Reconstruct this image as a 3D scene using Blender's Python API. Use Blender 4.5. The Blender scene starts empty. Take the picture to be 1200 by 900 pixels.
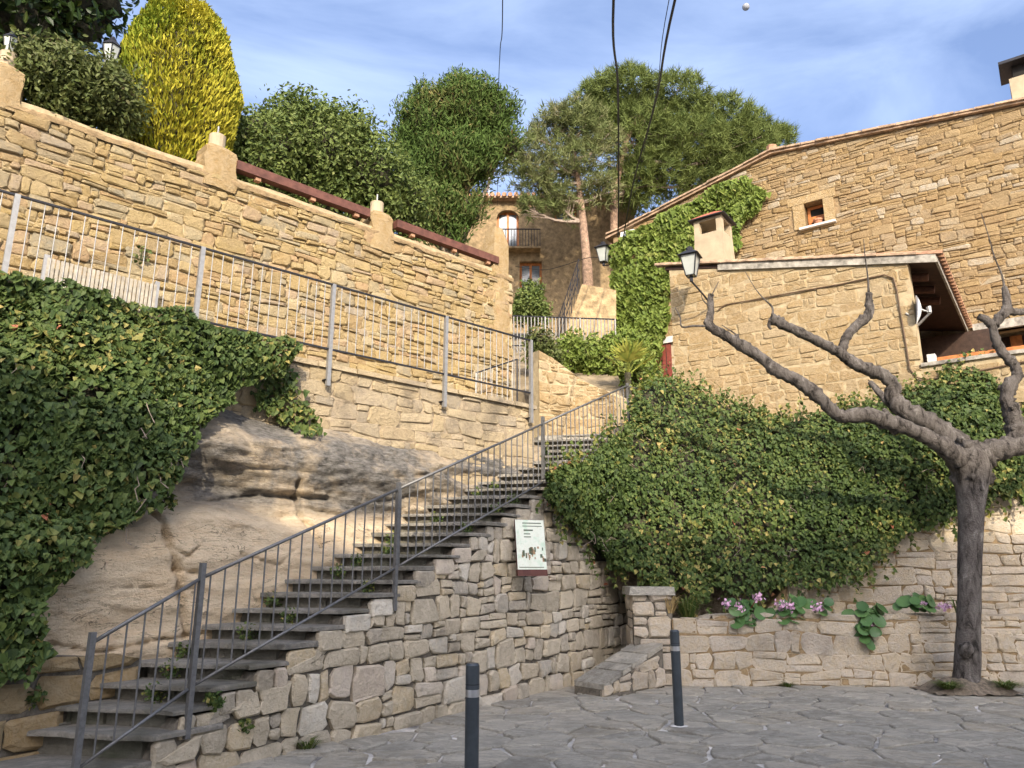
import bpy, math, random
from mathutils import Vector, noise
R = math.radians
# ------------------------------------------------------------------ camera
F = 873.0; TH = R(14.0); CZ = 1.6
_c, _s = math.cos(TH), math.sin(TH)
sc = bpy.context.scene
COL = sc.collection
cam_d = bpy.data.cameras.new('camera'); cam = bpy.data.objects.new('camera', cam_d); COL.objects.link(cam)
cam.location = (0, 0, CZ); cam.rotation_euler = (R(90) + TH, 0, 0)
cam_d.sensor_width = 36; cam_d.lens = 36 * F / 1200; cam_d.clip_end = 3000
sc.camera = cam
# ------------------------------------------------------------------ sky, sun, exposure
SUN_EL = 29.0; SUN_TR = Vector((-0.13, 0.95, 0)).normalized()      # horizontal direction in which the light travels
L = Vector((SUN_TR.x * math.cos(R(SUN_EL)), SUN_TR.y * math.cos(R(SUN_EL)), -math.sin(R(SUN_EL))))
w = bpy.data.worlds.new('World'); sc.world = w; w.use_nodes = True
nt = w.node_tree; nt.nodes.clear()
def wn(t, **k):
    n = nt.nodes.new(t)
    for a, b in k.items(): setattr(n, a, b)
    return n
sky = wn('ShaderNodeTexSky', sky_type='NISHITA', sun_disc=False, sun_elevation=R(SUN_EL), air_density=1.0, dust_density=10.0, ozone_density=3.0)
sky.sun_rotation = math.atan2(-SUN_TR.x, -SUN_TR.y)
tc = wn('ShaderNodeTexCoord'); mp = wn('ShaderNodeMapping'); mp.inputs['Scale'].default_value = (1.0, 1.0, 3.4); mp.inputs['Rotation'].default_value = (R(14), R(-16), R(25))
n1 = wn('ShaderNodeTexNoise'); n1.inputs['Scale'].default_value = 2.6; n1.inputs['Detail'].default_value = 9; n1.inputs['Roughness'].default_value = 0.56; n1.inputs['Distortion'].default_value = 0.5
n2 = wn('ShaderNodeTexNoise'); n2.inputs['Scale'].default_value = 1.1; n2.inputs['Detail'].default_value = 3
mu = wn('ShaderNodeMath', operation='ADD'); rp = wn('ShaderNodeValToRGB')
rp.color_ramp.elements[0].position = 0.80; rp.color_ramp.elements[0].color = (0.04, 0.04, 0.04, 1); rp.color_ramp.elements[1].position = 1.32; rp.color_ramp.elements[1].color = (0.62, 0.62, 0.62, 1)
rp.color_ramp.elements[0].position = 0.42; rp.color_ramp.elements[1].position = 0.72
hf = wn('ShaderNodeMath', operation='MULTIPLY'); hf.inputs[1].default_value = 0.5
mx = wn('ShaderNodeMix', data_type='RGBA'); mx.inputs['B'].default_value = (3.1, 3.7, 4.8, 1)
tint = wn('ShaderNodeMix', data_type='RGBA', blend_type='MULTIPLY'); tint.inputs['Factor'].default_value = 1; tint.inputs['B'].default_value = (0.76, 0.80, 0.92, 1)
bg = wn('ShaderNodeBackground'); bg.inputs['Strength'].default_value = 0.15; wo = wn('ShaderNodeOutputWorld')
ln = nt.links.new
ln(tc.outputs['Generated'], mp.inputs['Vector']); ln(mp.outputs['Vector'], n1.inputs['Vector']); ln(mp.outputs['Vector'], n2.inputs['Vector'])
ln(n1.outputs['Fac'], mu.inputs[0]); ln(n2.outputs['Fac'], mu.inputs[1]); ln(mu.outputs[0], hf.inputs[0]); ln(hf.outputs[0], rp.inputs['Fac'])
ln(sky.outputs['Color'], tint.inputs['A']); ln(tint.outputs['Result'], mx.inputs['A']); ln(rp.outputs['Color'], mx.inputs['Factor'])
ln(mx.outputs['Result'], bg.inputs['Color']); ln(bg.outputs['Background'], wo.inputs['Surface'])
sd = bpy.data.lights.new('sun', 'SUN'); sd.energy = 2.0; sd.angle = R(0.6); sd.color = (1.0, 0.87, 0.68)
sun = bpy.data.objects.new('sun', sd); COL.objects.link(sun); sun.location = (0, -20, 30)
sun.rotation_euler = L.to_track_quat('-Z', 'Y').to_euler()
vs = sc.view_settings; vs.view_transform = 'Standard'; vs.look = 'None'; vs.exposure = 1.5; vs.gamma = 1.0; vs.use_curve_mapping = False

# ------------------------------------------------------------------ pixel -> place helpers (survey of the photograph)
def ray(px, py):
    u = (px - 600) / F; v = (450 - py) / F
    return Vector((u, _c - v * _s, _s + v * _c))
def atY(px, py, Y):
    r = ray(px, py); t = Y / r.y
    return Vector((r.x * t, Y, CZ + r.z * t))
def atZ(px, py, Z):
    r = ray(px, py); t = (Z - CZ) / r.z
    return Vector((r.x * t, r.y * t, Z))
class VPlane:                       # a vertical plane: origin p, unit direction d, outward normal n (towards the viewer)
    def __init__(s, p, d):
        s.p = Vector((p[0], p[1])); s.d = Vector(d).normalized(); s.n = Vector((s.d.y, -s.d.x))
        if s.n.dot(s.p) > 0: s.n = -s.n
    def off(s, k): q = VPlane(s.p, s.d); q.n = s.n; q.p = s.p + s.n * k; return q
    def hit(s, px, py):
        r = ray(px, py); t = s.p.dot(s.n) / (r.x * s.n.x + r.y * s.n.y)
        return Vector((r.x * t, r.y * t, CZ + r.z * t))
    def uv(s, px, py):
        h = s.hit(px, py); return ((h.xy - s.p).dot(s.d), h.z)
    def at(s, u, v, w=0.0):
        q = s.p + s.d * u + s.n * w
        return Vector((q.x, q.y, v))
def lerp(a, b, t): return a + (b - a) * t
def interp(pts, x):
    if x <= pts[0][0]: return pts[0][1]
    for (x0, y0), (x1, y1) in zip(pts, pts[1:]):
        if x <= x1: return y0 + (y1 - y0) * (x - x0) / (x1 - x0)
    return pts[-1][1]
def inpoly(x, y, poly):
    r = False; n = len(poly); j = n - 1
    for i in range(n):
        xi, yi = poly[i]; xj, yj = poly[j]
        if (yi > y) != (yj > y) and x < (xj - xi) * (y - yi) / (yj - yi) + xi: r = not r
        j = i
    return r
def fbm(x, y, z=0.0, o=3):
    return noise.fractal(Vector((x, y, z)), 1.0, 2.0, o)

# ------------------------------------------------------------------ materials
MATS = {}
def new_mat(name):
    m = bpy.data.materials.new(name); m.use_nodes = True
    nt = m.node_tree; b = nt.nodes['Principled BSDF']
    MATS[name] = m
    return m, nt, b
def ramp(nt, cols, interp_='LINEAR'):
    r = nt.nodes.new('ShaderNodeValToRGB'); e = r.color_ramp.elements; r.color_ramp.interpolation = interp_
    n = len(cols)
    for i, c in enumerate(cols):
        p = i / (n - 1) if len(c) == 3 else c[3]
        if i < 2: e[i].position = p
        el = e[i] if i < 2 else e.new(p)
        el.color = (c[0], c[1], c[2], 1)
    return r
def tex_noise(nt, vec, scale, detail=5, rough=0.6, dist=0.0):
    n = nt.nodes.new('ShaderNodeTexNoise'); n.inputs['Scale'].default_value = scale; n.inputs['Detail'].default_value = detail
    n.inputs['Roughness'].default_value = rough; n.inputs['Distortion'].default_value = dist
    nt.links.new(vec, n.inputs['Vector']); return n
def mixc(nt, fac, a, b, blend='MIX'):
    m = nt.nodes.new('ShaderNodeMix'); m.data_type = 'RGBA'; m.blend_type = blend
    for sck, v in (('Factor', fac), ('A', a), ('B', b)):
        if hasattr(v, 'links') or hasattr(v, 'is_linked'): nt.links.new(v, m.inputs[sck])
        elif isinstance(v, tuple): m.inputs[sck].default_value = (v[0], v[1], v[2], 1)
        else: m.inputs[sck].default_value = v
    return m.outputs['Result']
def maprange(nt, v, a, b, c=0.0, d=1.0):
    m = nt.nodes.new('ShaderNodeMapRange'); nt.links.new(v, m.inputs['Value'])
    for i, x in zip((1, 2, 3, 4), (a, b, c, d)): m.inputs[i].default_value = x
    return m.outputs[0]
def bump(nt, b, h, strength, dist):
    n = nt.nodes.new('ShaderNodeBump'); n.inputs['Strength'].default_value = strength; n.inputs['Distance'].default_value = dist
    nt.links.new(h, n.inputs['Height']); nt.links.new(n.outputs['Normal'], b.inputs['Normal'])
def pos(nt):
    return nt.nodes.new('ShaderNodeNewGeometry').outputs['Position']
def terrace(nt, vec, scale, steps):
    n = tex_noise(nt, vec, scale, 7, 0.62, 0.6); q = nt.nodes.new('ShaderNodeMath'); q.operation = 'SNAP'; q.inputs[1].default_value = 1.0 / steps; nt.links.new(n.outputs['Fac'], q.inputs[0]); return q.outputs[0]
def stone_mat(name, cols, stain=(0.12, 0.11, 0.09), stain_amt=0.5, fine=26, bumpd=0.02, pale=(0.55, 0.5, 0.42), scale=1.0, cleft=0.0):
    m, nt, b = new_mat(name); p = pos(nt)
    at = nt.nodes.new('ShaderNodeAttribute'); at.attribute_name = 'tone'
    r = ramp(nt, cols); nt.links.new(at.outputs['Fac'], r.inputs['Fac'])
    na = tex_noise(nt, p, 9 * scale, 8, 0.7, 0.5); nb = tex_noise(nt, p, fine * scale, 10, 0.75, 0.3); nc = tex_noise(nt, p, 1.3 * scale, 5, 0.6)
    c = mixc(nt, maprange(nt, na.outputs['Fac'], 0.38, 0.66, 0.0, 0.7), r.outputs['Color'], pale)
    c = mixc(nt, maprange(nt, nb.outputs['Fac'], 0.52, 0.68, 0.0, 0.5), c, tuple(x * 0.6 for x in cols[len(cols) // 2][:3]))
    c = mixc(nt, maprange(nt, nc.outputs['Fac'], 0.5, 0.72, 0.0, stain_amt), c, stain)
    nt.links.new(c, b.inputs['Base Color']); b.inputs['Roughness'].default_value = 0.92; b.inputs['Specular IOR Level'].default_value = 0.15
    ad = nt.nodes.new('ShaderNodeMath'); ad.operation = 'ADD'; nt.links.new(na.outputs['Fac'], ad.inputs[0]); nt.links.new(nb.outputs['Fac'], ad.inputs[1])
    h = ad.outputs[0]
    if cleft:
        mpc = nt.nodes.new('ShaderNodeMapping'); mpc.inputs['Scale'].default_value = (0.8, 1.5, 1.5); mpc.inputs['Rotation'].default_value = (0, 0, 0.35); nt.links.new(p, mpc.inputs['Vector'])
        tr_ = terrace(nt, mpc.outputs[0], 2.4, 16); ml = nt.nodes.new('ShaderNodeMath'); ml.operation = 'MULTIPLY_ADD'; ml.inputs[1].default_value = cleft; nt.links.new(tr_, ml.inputs[0]); nt.links.new(h, ml.inputs[2]); h = ml.outputs[0]
        t2 = nt.nodes.new('ShaderNodeMath'); t2.operation = 'FRACT'; m9 = nt.nodes.new('ShaderNodeMath'); m9.operation = 'MULTIPLY'; m9.inputs[1].default_value = 37.0; nt.links.new(tr_, m9.inputs[0]); nt.links.new(m9.outputs[0], t2.inputs[0])
        c2 = mixc(nt, maprange(nt, t2.outputs[0], 0.0, 1.0, 0.0, 0.45), c, tuple(x * 0.6 for x in cols[0][:3])); nt.links.new(c2, b.inputs['Base Color'])
    bump(nt, b, h, 1.0, bumpd * 1.7)
    return m
def plain_mat(name, col, rough=0.6, metal=0.0, var=0.25, scale=8, bumpd=0.0, spec=0.3, col2=None):
    m, nt, b = new_mat(name); p = pos(nt)
    n = tex_noise(nt, p, scale, 6, 0.65)
    c = mixc(nt, maprange(nt, n.outputs['Fac'], 0.35, 0.7), tuple(x * (1 - var) for x in col), col2 or tuple(min(1, x * (1 + var)) for x in col))
    nt.links.new(c, b.inputs['Base Color']); b.inputs['Roughness'].default_value = rough; b.inputs['Metallic'].default_value = metal; b.inputs['Specular IOR Level'].default_value = spec
    if bumpd: bump(nt, b, n.outputs['Fac'], 0.7, bumpd)
    return m
def leaf_mat(name, cols, trans=0.25, rough=0.58, spec=0.25):
    m, nt, b = new_mat(name); p = pos(nt)
    at = nt.nodes.new('ShaderNodeAttribute'); at.attribute_name = 'tone'
    r = ramp(nt, cols); nt.links.new(at.outputs['Fac'], r.inputs['Fac'])
    nt.links.new(r.outputs['Color'], b.inputs['Base Color']); b.inputs['Roughness'].default_value = rough; b.inputs['Specular IOR Level'].default_value = spec
    tr = nt.nodes.new('ShaderNodeBsdfTranslucent'); nt.links.new(r.outputs['Color'], tr.inputs['Color'])
    mxs = nt.nodes.new('ShaderNodeMixShader'); mxs.inputs[0].default_value = trans
    nt.links.new(b.outputs[0], mxs.inputs[1]); nt.links.new(tr.outputs[0], mxs.inputs[2])
    nt.links.new(mxs.outputs[0], nt.nodes['Material Output'].inputs['Surface'])
    return m
OCH = [(0.34, 0.304, 0.242), (0.4, 0.263, 0.143), (0.31, 0.212, 0.086), (0.388, 0.286, 0.128), (0.341, 0.245, 0.111), (0.427, 0.326, 0.162), (0.365, 0.26, 0.102), (0.279, 0.245, 0.171), (0.45, 0.366, 0.213)]
stone_mat('upper_stone', OCH, stain=(0.25, 0.19, 0.12), stain_amt=0.5, pale=(0.46, 0.35, 0.19))
stone_mat('house_stone', [(0.216, 0.15, 0.076), (0.323, 0.26, 0.173), (0.237, 0.161, 0.075), (0.303, 0.215, 0.103), (0.276, 0.187, 0.083), (0.342, 0.255, 0.137), (0.263, 0.175, 0.083), (0.316, 0.242, 0.137), (0.408, 0.369, 0.294)], stain=(0.28, 0.19, 0.10), stain_amt=0.45, pale=(0.37, 0.265, 0.14))
stone_mat('annex_stone', [(0.331, 0.23, 0.108), (0.374, 0.266, 0.137), (0.346, 0.238, 0.108), (0.396, 0.295, 0.158), (0.36, 0.274, 0.158)], stain=(0.40, 0.31, 0.19), stain_amt=0.35, pale=(0.46, 0.36, 0.22))
stone_mat('stair_stone', [(0.38, 0.33, 0.26), (0.42, 0.36, 0.26), (0.58, 0.49, 0.35), (0.47, 0.40, 0.29), (0.64, 0.54, 0.38), (0.60, 0.47, 0.28), (0.36, 0.32, 0.26), (0.72, 0.66, 0.54), (0.54, 0.43, 0.33)], stain=(0.20, 0.17, 0.12), stain_amt=0.55, pale=(0.68, 0.59, 0.44))
stone_mat('planter_stone', [(0.44, 0.36, 0.25), (0.56, 0.45, 0.30), (0.50, 0.40, 0.27), (0.62, 0.51, 0.36), (0.47, 0.39, 0.30)], stain=(0.20, 0.18, 0.15), stain_amt=0.5)
stone_mat('grey_masonry', [(0.40, 0.31, 0.19), (0.46, 0.36, 0.21), (0.38, 0.31, 0.22), (0.50, 0.40, 0.25), (0.33, 0.28, 0.21)], stain=(0.13, 0.11, 0.085), stain_amt=0.85, pale=(0.50, 0.40, 0.25))
stone_mat('flagstone', [(0.343, 0.315, 0.256), (0.572, 0.52, 0.414), (0.447, 0.415, 0.339), (0.666, 0.6, 0.474), (0.52, 0.445, 0.321), (0.603, 0.55, 0.446)], stain=(0.24, 0.225, 0.185), stain_amt=0.6, pale=(0.68, 0.63, 0.53), bumpd=0.034, cleft=7.0)
stone_mat('step_slab', [(0.21, 0.20, 0.17), (0.32, 0.30, 0.255), (0.26, 0.245, 0.205)], stain=(0.12, 0.11, 0.07), stain_amt=0.85, pale=(0.44, 0.39, 0.32), bumpd=0.02, cleft=5.0)
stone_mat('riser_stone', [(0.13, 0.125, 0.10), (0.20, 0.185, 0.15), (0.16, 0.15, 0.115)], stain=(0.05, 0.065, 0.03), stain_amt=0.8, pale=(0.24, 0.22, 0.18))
plain_mat('mortar_warm', (0.27, 0.19, 0.10), 0.95, var=0.3, scale=14, bumpd=0.03)
plain_mat('mortar_grey', (0.34, 0.27, 0.18), 0.95, var=0.5, scale=6, bumpd=0.04)
plain_mat('mortar_dark', (0.15, 0.13, 0.10), 0.95, var=0.45, scale=11, bumpd=0.05)
plain_mat('mortar_annex', (0.42, 0.335, 0.20), 0.95, var=0.2, scale=9, bumpd=0.02)
plain_mat('mortar_pave', (0.46, 0.43, 0.38), 0.95, var=0.85, scale=1.6, bumpd=0.01)
plain_mat('render_white', (0.34, 0.31, 0.255), 0.9, var=0.5, scale=7, bumpd=0.01)
plain_mat('render_cream', (0.40, 0.325, 0.215), 0.9, var=0.15, scale=3, bumpd=0.01)
plain_mat('far_render_shaded', (0.27, 0.195, 0.105), 0.92, var=0.45, scale=4.0, bumpd=0.08)  # darker copy of the ochre render; shade of the pines is in the colour
plain_mat('render_ochre', (0.37, 0.27, 0.145), 0.9, var=0.42, scale=4.5, bumpd=0.08)
plain_mat('galvanised', (0.33, 0.325, 0.31), 0.5, 0.55, var=0.12, scale=20)
plain_mat('grey_paint', (0.17, 0.168, 0.162), 0.5, 0.5, var=0.2, scale=25)
plain_mat('dark_metal', (0.03, 0.03, 0.035), 0.5, 0.3, var=0.3, scale=20)
plain_mat('bollard_paint', (0.045, 0.055, 0.062), 0.4, 0.2, var=0.25, scale=9, spec=0.5)
plain_mat('steel_band', (0.6, 0.6, 0.6), 0.3, 0.9, var=0.1)
plain_mat('slat_paint', (0.37, 0.33, 0.26), 0.8, var=0.25, scale=12)
plain_mat('concrete_pale', (0.58, 0.55, 0.50), 0.9, var=0.2, scale=12)
plain_mat('rust_beam', (0.125, 0.052, 0.036), 0.6, var=0.35, scale=7, bumpd=0.01)
plain_mat('red_wood', (0.19, 0.045, 0.03), 0.55, var=0.3, scale=10)
plain_mat('orange_wood', (0.46, 0.17, 0.05), 0.55, var=0.3, scale=9)
plain_mat('dark_wood', (0.05, 0.028, 0.018), 0.7, var=0.35, scale=9)
plain_mat('beam_wood', (0.11, 0.05, 0.03), 0.7, var=0.35, scale=9)
plain_mat('terracotta', (0.40, 0.22, 0.13), 0.85, var=0.4, scale=9, bumpd=0.01)
plain_mat('roof_tile', (0.36, 0.25, 0.16), 0.9, var=0.5, scale=6, bumpd=0.02)
plain_mat('red_tile', (0.42, 0.13, 0.07), 0.8, var=0.3, scale=6)
plain_mat('soil', (0.17, 0.135, 0.095), 1.0, var=0.5, scale=18, bumpd=0.05)
plain_mat('earth', (0.24, 0.19, 0.12), 1.0, var=0.4, scale=3, bumpd=0.05)
plain_mat('asphalt', (0.26, 0.24, 0.21), 0.95, var=0.3, scale=5)
plain_mat('white_plastic', (0.78, 0.78, 0.76), 0.4, var=0.06)
plain_mat('frosted_glass', (0.40, 0.42, 0.38), 0.25, var=0.1, scale=4, spec=0.5)
plain_mat('window_glass', (0.16, 0.19, 0.21), 0.08, var=0.35, scale=2, spec=0.8)
plain_mat('dark_void', (0.02, 0.018, 0.016), 0.95, var=0.2)
plain_mat('curtain', (0.62, 0.58, 0.50), 0.9, var=0.15)
plain_mat('moon_dust', (0.30, 0.31, 0.33), 1.0, var=0.3, scale=0.6)
plain_mat('black_rubber', (0.012, 0.012, 0.013), 0.55, var=0.2)
plain_mat('brown_cable', (0.13, 0.085, 0.05), 0.7, var=0.3)
plain_mat('twig_and_core_shade', (0.055, 0.05, 0.03), 0.95, var=0.5, scale=20, bumpd=0.03)  # brown of trunks and stems, also the shade inside crowns and ivy
plain_mat('pine_bark', (0.27, 0.18, 0.12), 0.95, var=0.5, scale=9, bumpd=0.06)
plain_mat('grey_twig', (0.28, 0.22, 0.17), 0.95, var=0.4, scale=12)
plain_mat('dry_blade', (0.42, 0.30, 0.13), 0.8, var=0.4, scale=12)
plain_mat('petal', (0.66, 0.40, 0.54), 0.6, var=0.3, scale=30)
plain_mat('pot_clay', (0.44, 0.20, 0.11), 0.8, var=0.25)
plain_mat('sign_frame', (0.10, 0.035, 0.025), 0.6, var=0.2)
plain_mat('sign_ink', (0.10, 0.13, 0.08), 0.8, var=0.2)
plain_mat('sign_brown', (0.34, 0.22, 0.12), 0.8, var=0.2)
leaf_mat('ivy_leaf', [(0.034, 0.056, 0.017), (0.076, 0.119, 0.03), (0.051, 0.086, 0.024), (0.119, 0.161, 0.04), (0.085, 0.126, 0.033), (0.22, 0.224, 0.058), (0.44, 0.336, 0.117, 0.97), (0.406, 0.154, 0.084, 1.0)])
leaf_mat('house_ivy_leaf', [(0.115, 0.172, 0.032), (0.196, 0.253, 0.048), (0.149, 0.207, 0.039), (0.253, 0.299, 0.069), (0.345, 0.345, 0.103)], trans=0.3)
leaf_mat('thuja_spray', [(0.11, 0.16, 0.015), (0.21, 0.24, 0.022), (0.33, 0.31, 0.03), (0.46, 0.40, 0.045), (0.28, 0.28, 0.03)], trans=0.2, rough=0.7, spec=0.1)
leaf_mat('shrub_leaf', [(0.047, 0.068, 0.016), (0.088, 0.115, 0.027), (0.135, 0.155, 0.047), (0.074, 0.095, 0.027), (0.176, 0.135, 0.068)])
leaf_mat('laurel_leaf', [(0.048, 0.076, 0.02), (0.102, 0.145, 0.034), (0.17, 0.212, 0.054), (0.076, 0.111, 0.027), (0.289, 0.306, 0.102)])
leaf_mat('magnolia_leaf', [(0.013, 0.029, 0.01), (0.026, 0.049, 0.013), (0.039, 0.065, 0.016), (0.117, 0.13, 0.026)], rough=0.3)
leaf_mat('cypress_spray', [(0.044, 0.081, 0.022), (0.089, 0.14, 0.032), (0.069, 0.108, 0.027), (0.149, 0.153, 0.05), (0.238, 0.144, 0.072)], rough=0.75, spec=0.1)
leaf_mat('pine_needle', [(0.08, 0.119, 0.034), (0.152, 0.187, 0.051), (0.116, 0.153, 0.044), (0.214, 0.238, 0.076)], rough=0.7, spec=0.15)
leaf_mat('thin_pine_needle', [(0.10, 0.13, 0.045), (0.15, 0.18, 0.06), (0.19, 0.20, 0.085), (0.24, 0.21, 0.13)], rough=0.7, spec=0.15)
leaf_mat('palm_blade', [(0.20, 0.26, 0.05), (0.34, 0.36, 0.07), (0.46, 0.42, 0.10)], rough=0.5)
leaf_mat('grass_blade', [(0.05, 0.09, 0.02), (0.10, 0.14, 0.03), (0.16, 0.17, 0.05)])
leaf_mat('bergenia_leaf', [(0.048, 0.104, 0.032), (0.08, 0.16, 0.048), (0.112, 0.2, 0.064)], rough=0.35, trans=0.12)
# rock
m, nt, b = new_mat('sandstone'); p = pos(nt)
mpn = nt.nodes.new('ShaderNodeMapping'); mpn.inputs['Scale'].default_value = (1, 1, 3.2); nt.links.new(p, mpn.inputs['Vector'])
a1 = tex_noise(nt, mpn.outputs[0], 1.4, 8, 0.6, 0.6); a2 = tex_noise(nt, mpn.outputs[0], 9, 8, 0.7); a3 = tex_noise(nt, p, 0.9, 6, 0.65, 0.3); a4 = tex_noise(nt, p, 40, 6, 0.7); mpq = nt.nodes.new('ShaderNodeMapping'); mpq.inputs['Scale'].default_value = (1, 1, 4.0); nt.links.new(p, mpq.inputs['Vector']); tr_ = terrace(nt, mpq.outputs[0], 2.2, 14); a5 = tex_noise(nt, mpq.outputs[0], 6, 3, 0.5)
r = ramp(nt, [(0.60, 0.45, 0.28, 0.3), (0.76, 0.61, 0.41, 0.45), (0.72, 0.55, 0.35, 0.58), (0.78, 0.64, 0.44, 0.75)]); nt.links.new(a1.outputs['Fac'], r.inputs['Fac'])
at = nt.nodes.new('ShaderNodeAttribute'); at.attribute_name = 'tone'
c = mixc(nt, maprange(nt, a2.outputs['Fac'], 0.5, 0.72, 0, 0.4), r.outputs['Color'], (0.40, 0.28, 0.17))
grey = nt.nodes.new('ShaderNodeMath'); grey.operation = 'MULTIPLY'; nt.links.new(at.outputs['Fac'], grey.inputs[0])
nt.links.new(maprange(nt, a3.outputs['Fac'], 0.30, 0.52, 0.15, 1.0), grey.inputs[1])
c = mixc(nt, maprange(nt, a5.outputs['Fac'], 0.70, 0.74, 0, 0.6), c, (0.22, 0.15, 0.09))
a6 = tex_noise(nt, mpq.outputs[0], 1.7, 5, 0.6, 0.8); sb_ = nt.nodes.new('ShaderNodeMath'); sb_.operation = 'SUBTRACT'; sb_.inputs[1].default_value = 0.5; nt.links.new(a6.outputs['Fac'], sb_.inputs[0]); ab_ = nt.nodes.new('ShaderNodeMath'); ab_.operation = 'ABSOLUTE'; nt.links.new(sb_.outputs[0], ab_.inputs[0])
a7 = tex_noise(nt, p, 2.3, 3, 0.5); lm = nt.nodes.new('ShaderNodeMath'); lm.operation = 'MULTIPLY'; nt.links.new(maprange(nt, ab_.outputs[0], 0.0, 0.011, 0.9, 0.0), lm.inputs[0]); nt.links.new(maprange(nt, a7.outputs['Fac'], 0.46, 0.56), lm.inputs[1])
c = mixc(nt, lm.outputs[0], c, (0.12, 0.085, 0.055))
lich = mixc(nt, maprange(nt, a2.outputs['Fac'], 0.35, 0.65), (0.09, 0.085, 0.075), (0.27, 0.25, 0.22))
c = mixc(nt, grey.outputs[0], c, lich)
nt.links.new(c, b.inputs['Base Color']); b.inputs['Roughness'].default_value = 0.95; b.inputs['Specular IOR Level'].default_value = 0.1
ad = nt.nodes.new('ShaderNodeMath'); ad.operation = 'ADD'; nt.links.new(a2.outputs['Fac'], ad.inputs[0]); nt.links.new(a4.outputs['Fac'], ad.inputs[1])
ml = nt.nodes.new('ShaderNodeMath'); ml.operation = 'MULTIPLY_ADD'; ml.inputs[1].default_value = 5.0; nt.links.new(tr_, ml.inputs[0]); nt.links.new(ad.outputs[0], ml.inputs[2])
bump(nt, b, ml.outputs[0], 1.0, 0.028)
# plane tree bark
m, nt, b = new_mat('plane_bark'); p = pos(nt)
mpn = nt.nodes.new('ShaderNodeMapping'); mpn.inputs['Scale'].default_value = (1, 1, 0.35); nt.links.new(p, mpn.inputs['Vector'])
a1 = tex_noise(nt, mpn.outputs[0], 9, 8, 0.7, 0.8); a2 = tex_noise(nt, p, 45, 6, 0.7)
r = ramp(nt, [(0.03, 0.026, 0.022, 0.36), (0.12, 0.104, 0.09, 0.47), (0.18, 0.16, 0.14, 0.6), (0.36, 0.33, 0.29, 0.72)]); nt.links.new(a1.outputs['Fac'], r.inputs['Fac'])
nt.links.new(r.outputs['Color'], b.inputs['Base Color']); b.inputs['Roughness'].default_value = 0.9; b.inputs['Specular IOR Level'].default_value = 0.15
ad = nt.nodes.new('ShaderNodeMath'); ad.operation = 'ADD'; nt.links.new(a1.outputs['Fac'], ad.inputs[0]); nt.links.new(a2.outputs['Fac'], ad.inputs[1])
bump(nt, b, ad.outputs[0], 1.0, 0.045)
# information board face
m, nt, b = new_mat('board_print'); p = pos(nt)
a1 = tex_noise(nt, p, 7, 5, 0.6); a2 = tex_noise(nt, p, 30, 5, 0.7)
r = ramp(nt, [(0.60, 0.64, 0.50, 0.3), (0.68, 0.70, 0.58, 0.5), (0.50, 0.62, 0.46, 0.65)]); nt.links.new(a1.outputs['Fac'], r.inputs['Fac'])
c = mixc(nt, maprange(nt, a2.outputs['Fac'], 0.56, 0.7, 0, 0.5), r.outputs['Color'], (0.45, 0.38, 0.24))
nt.links.new(c, b.inputs['Base Color']); b.inputs['Roughness'].default_value = 0.35

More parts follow.
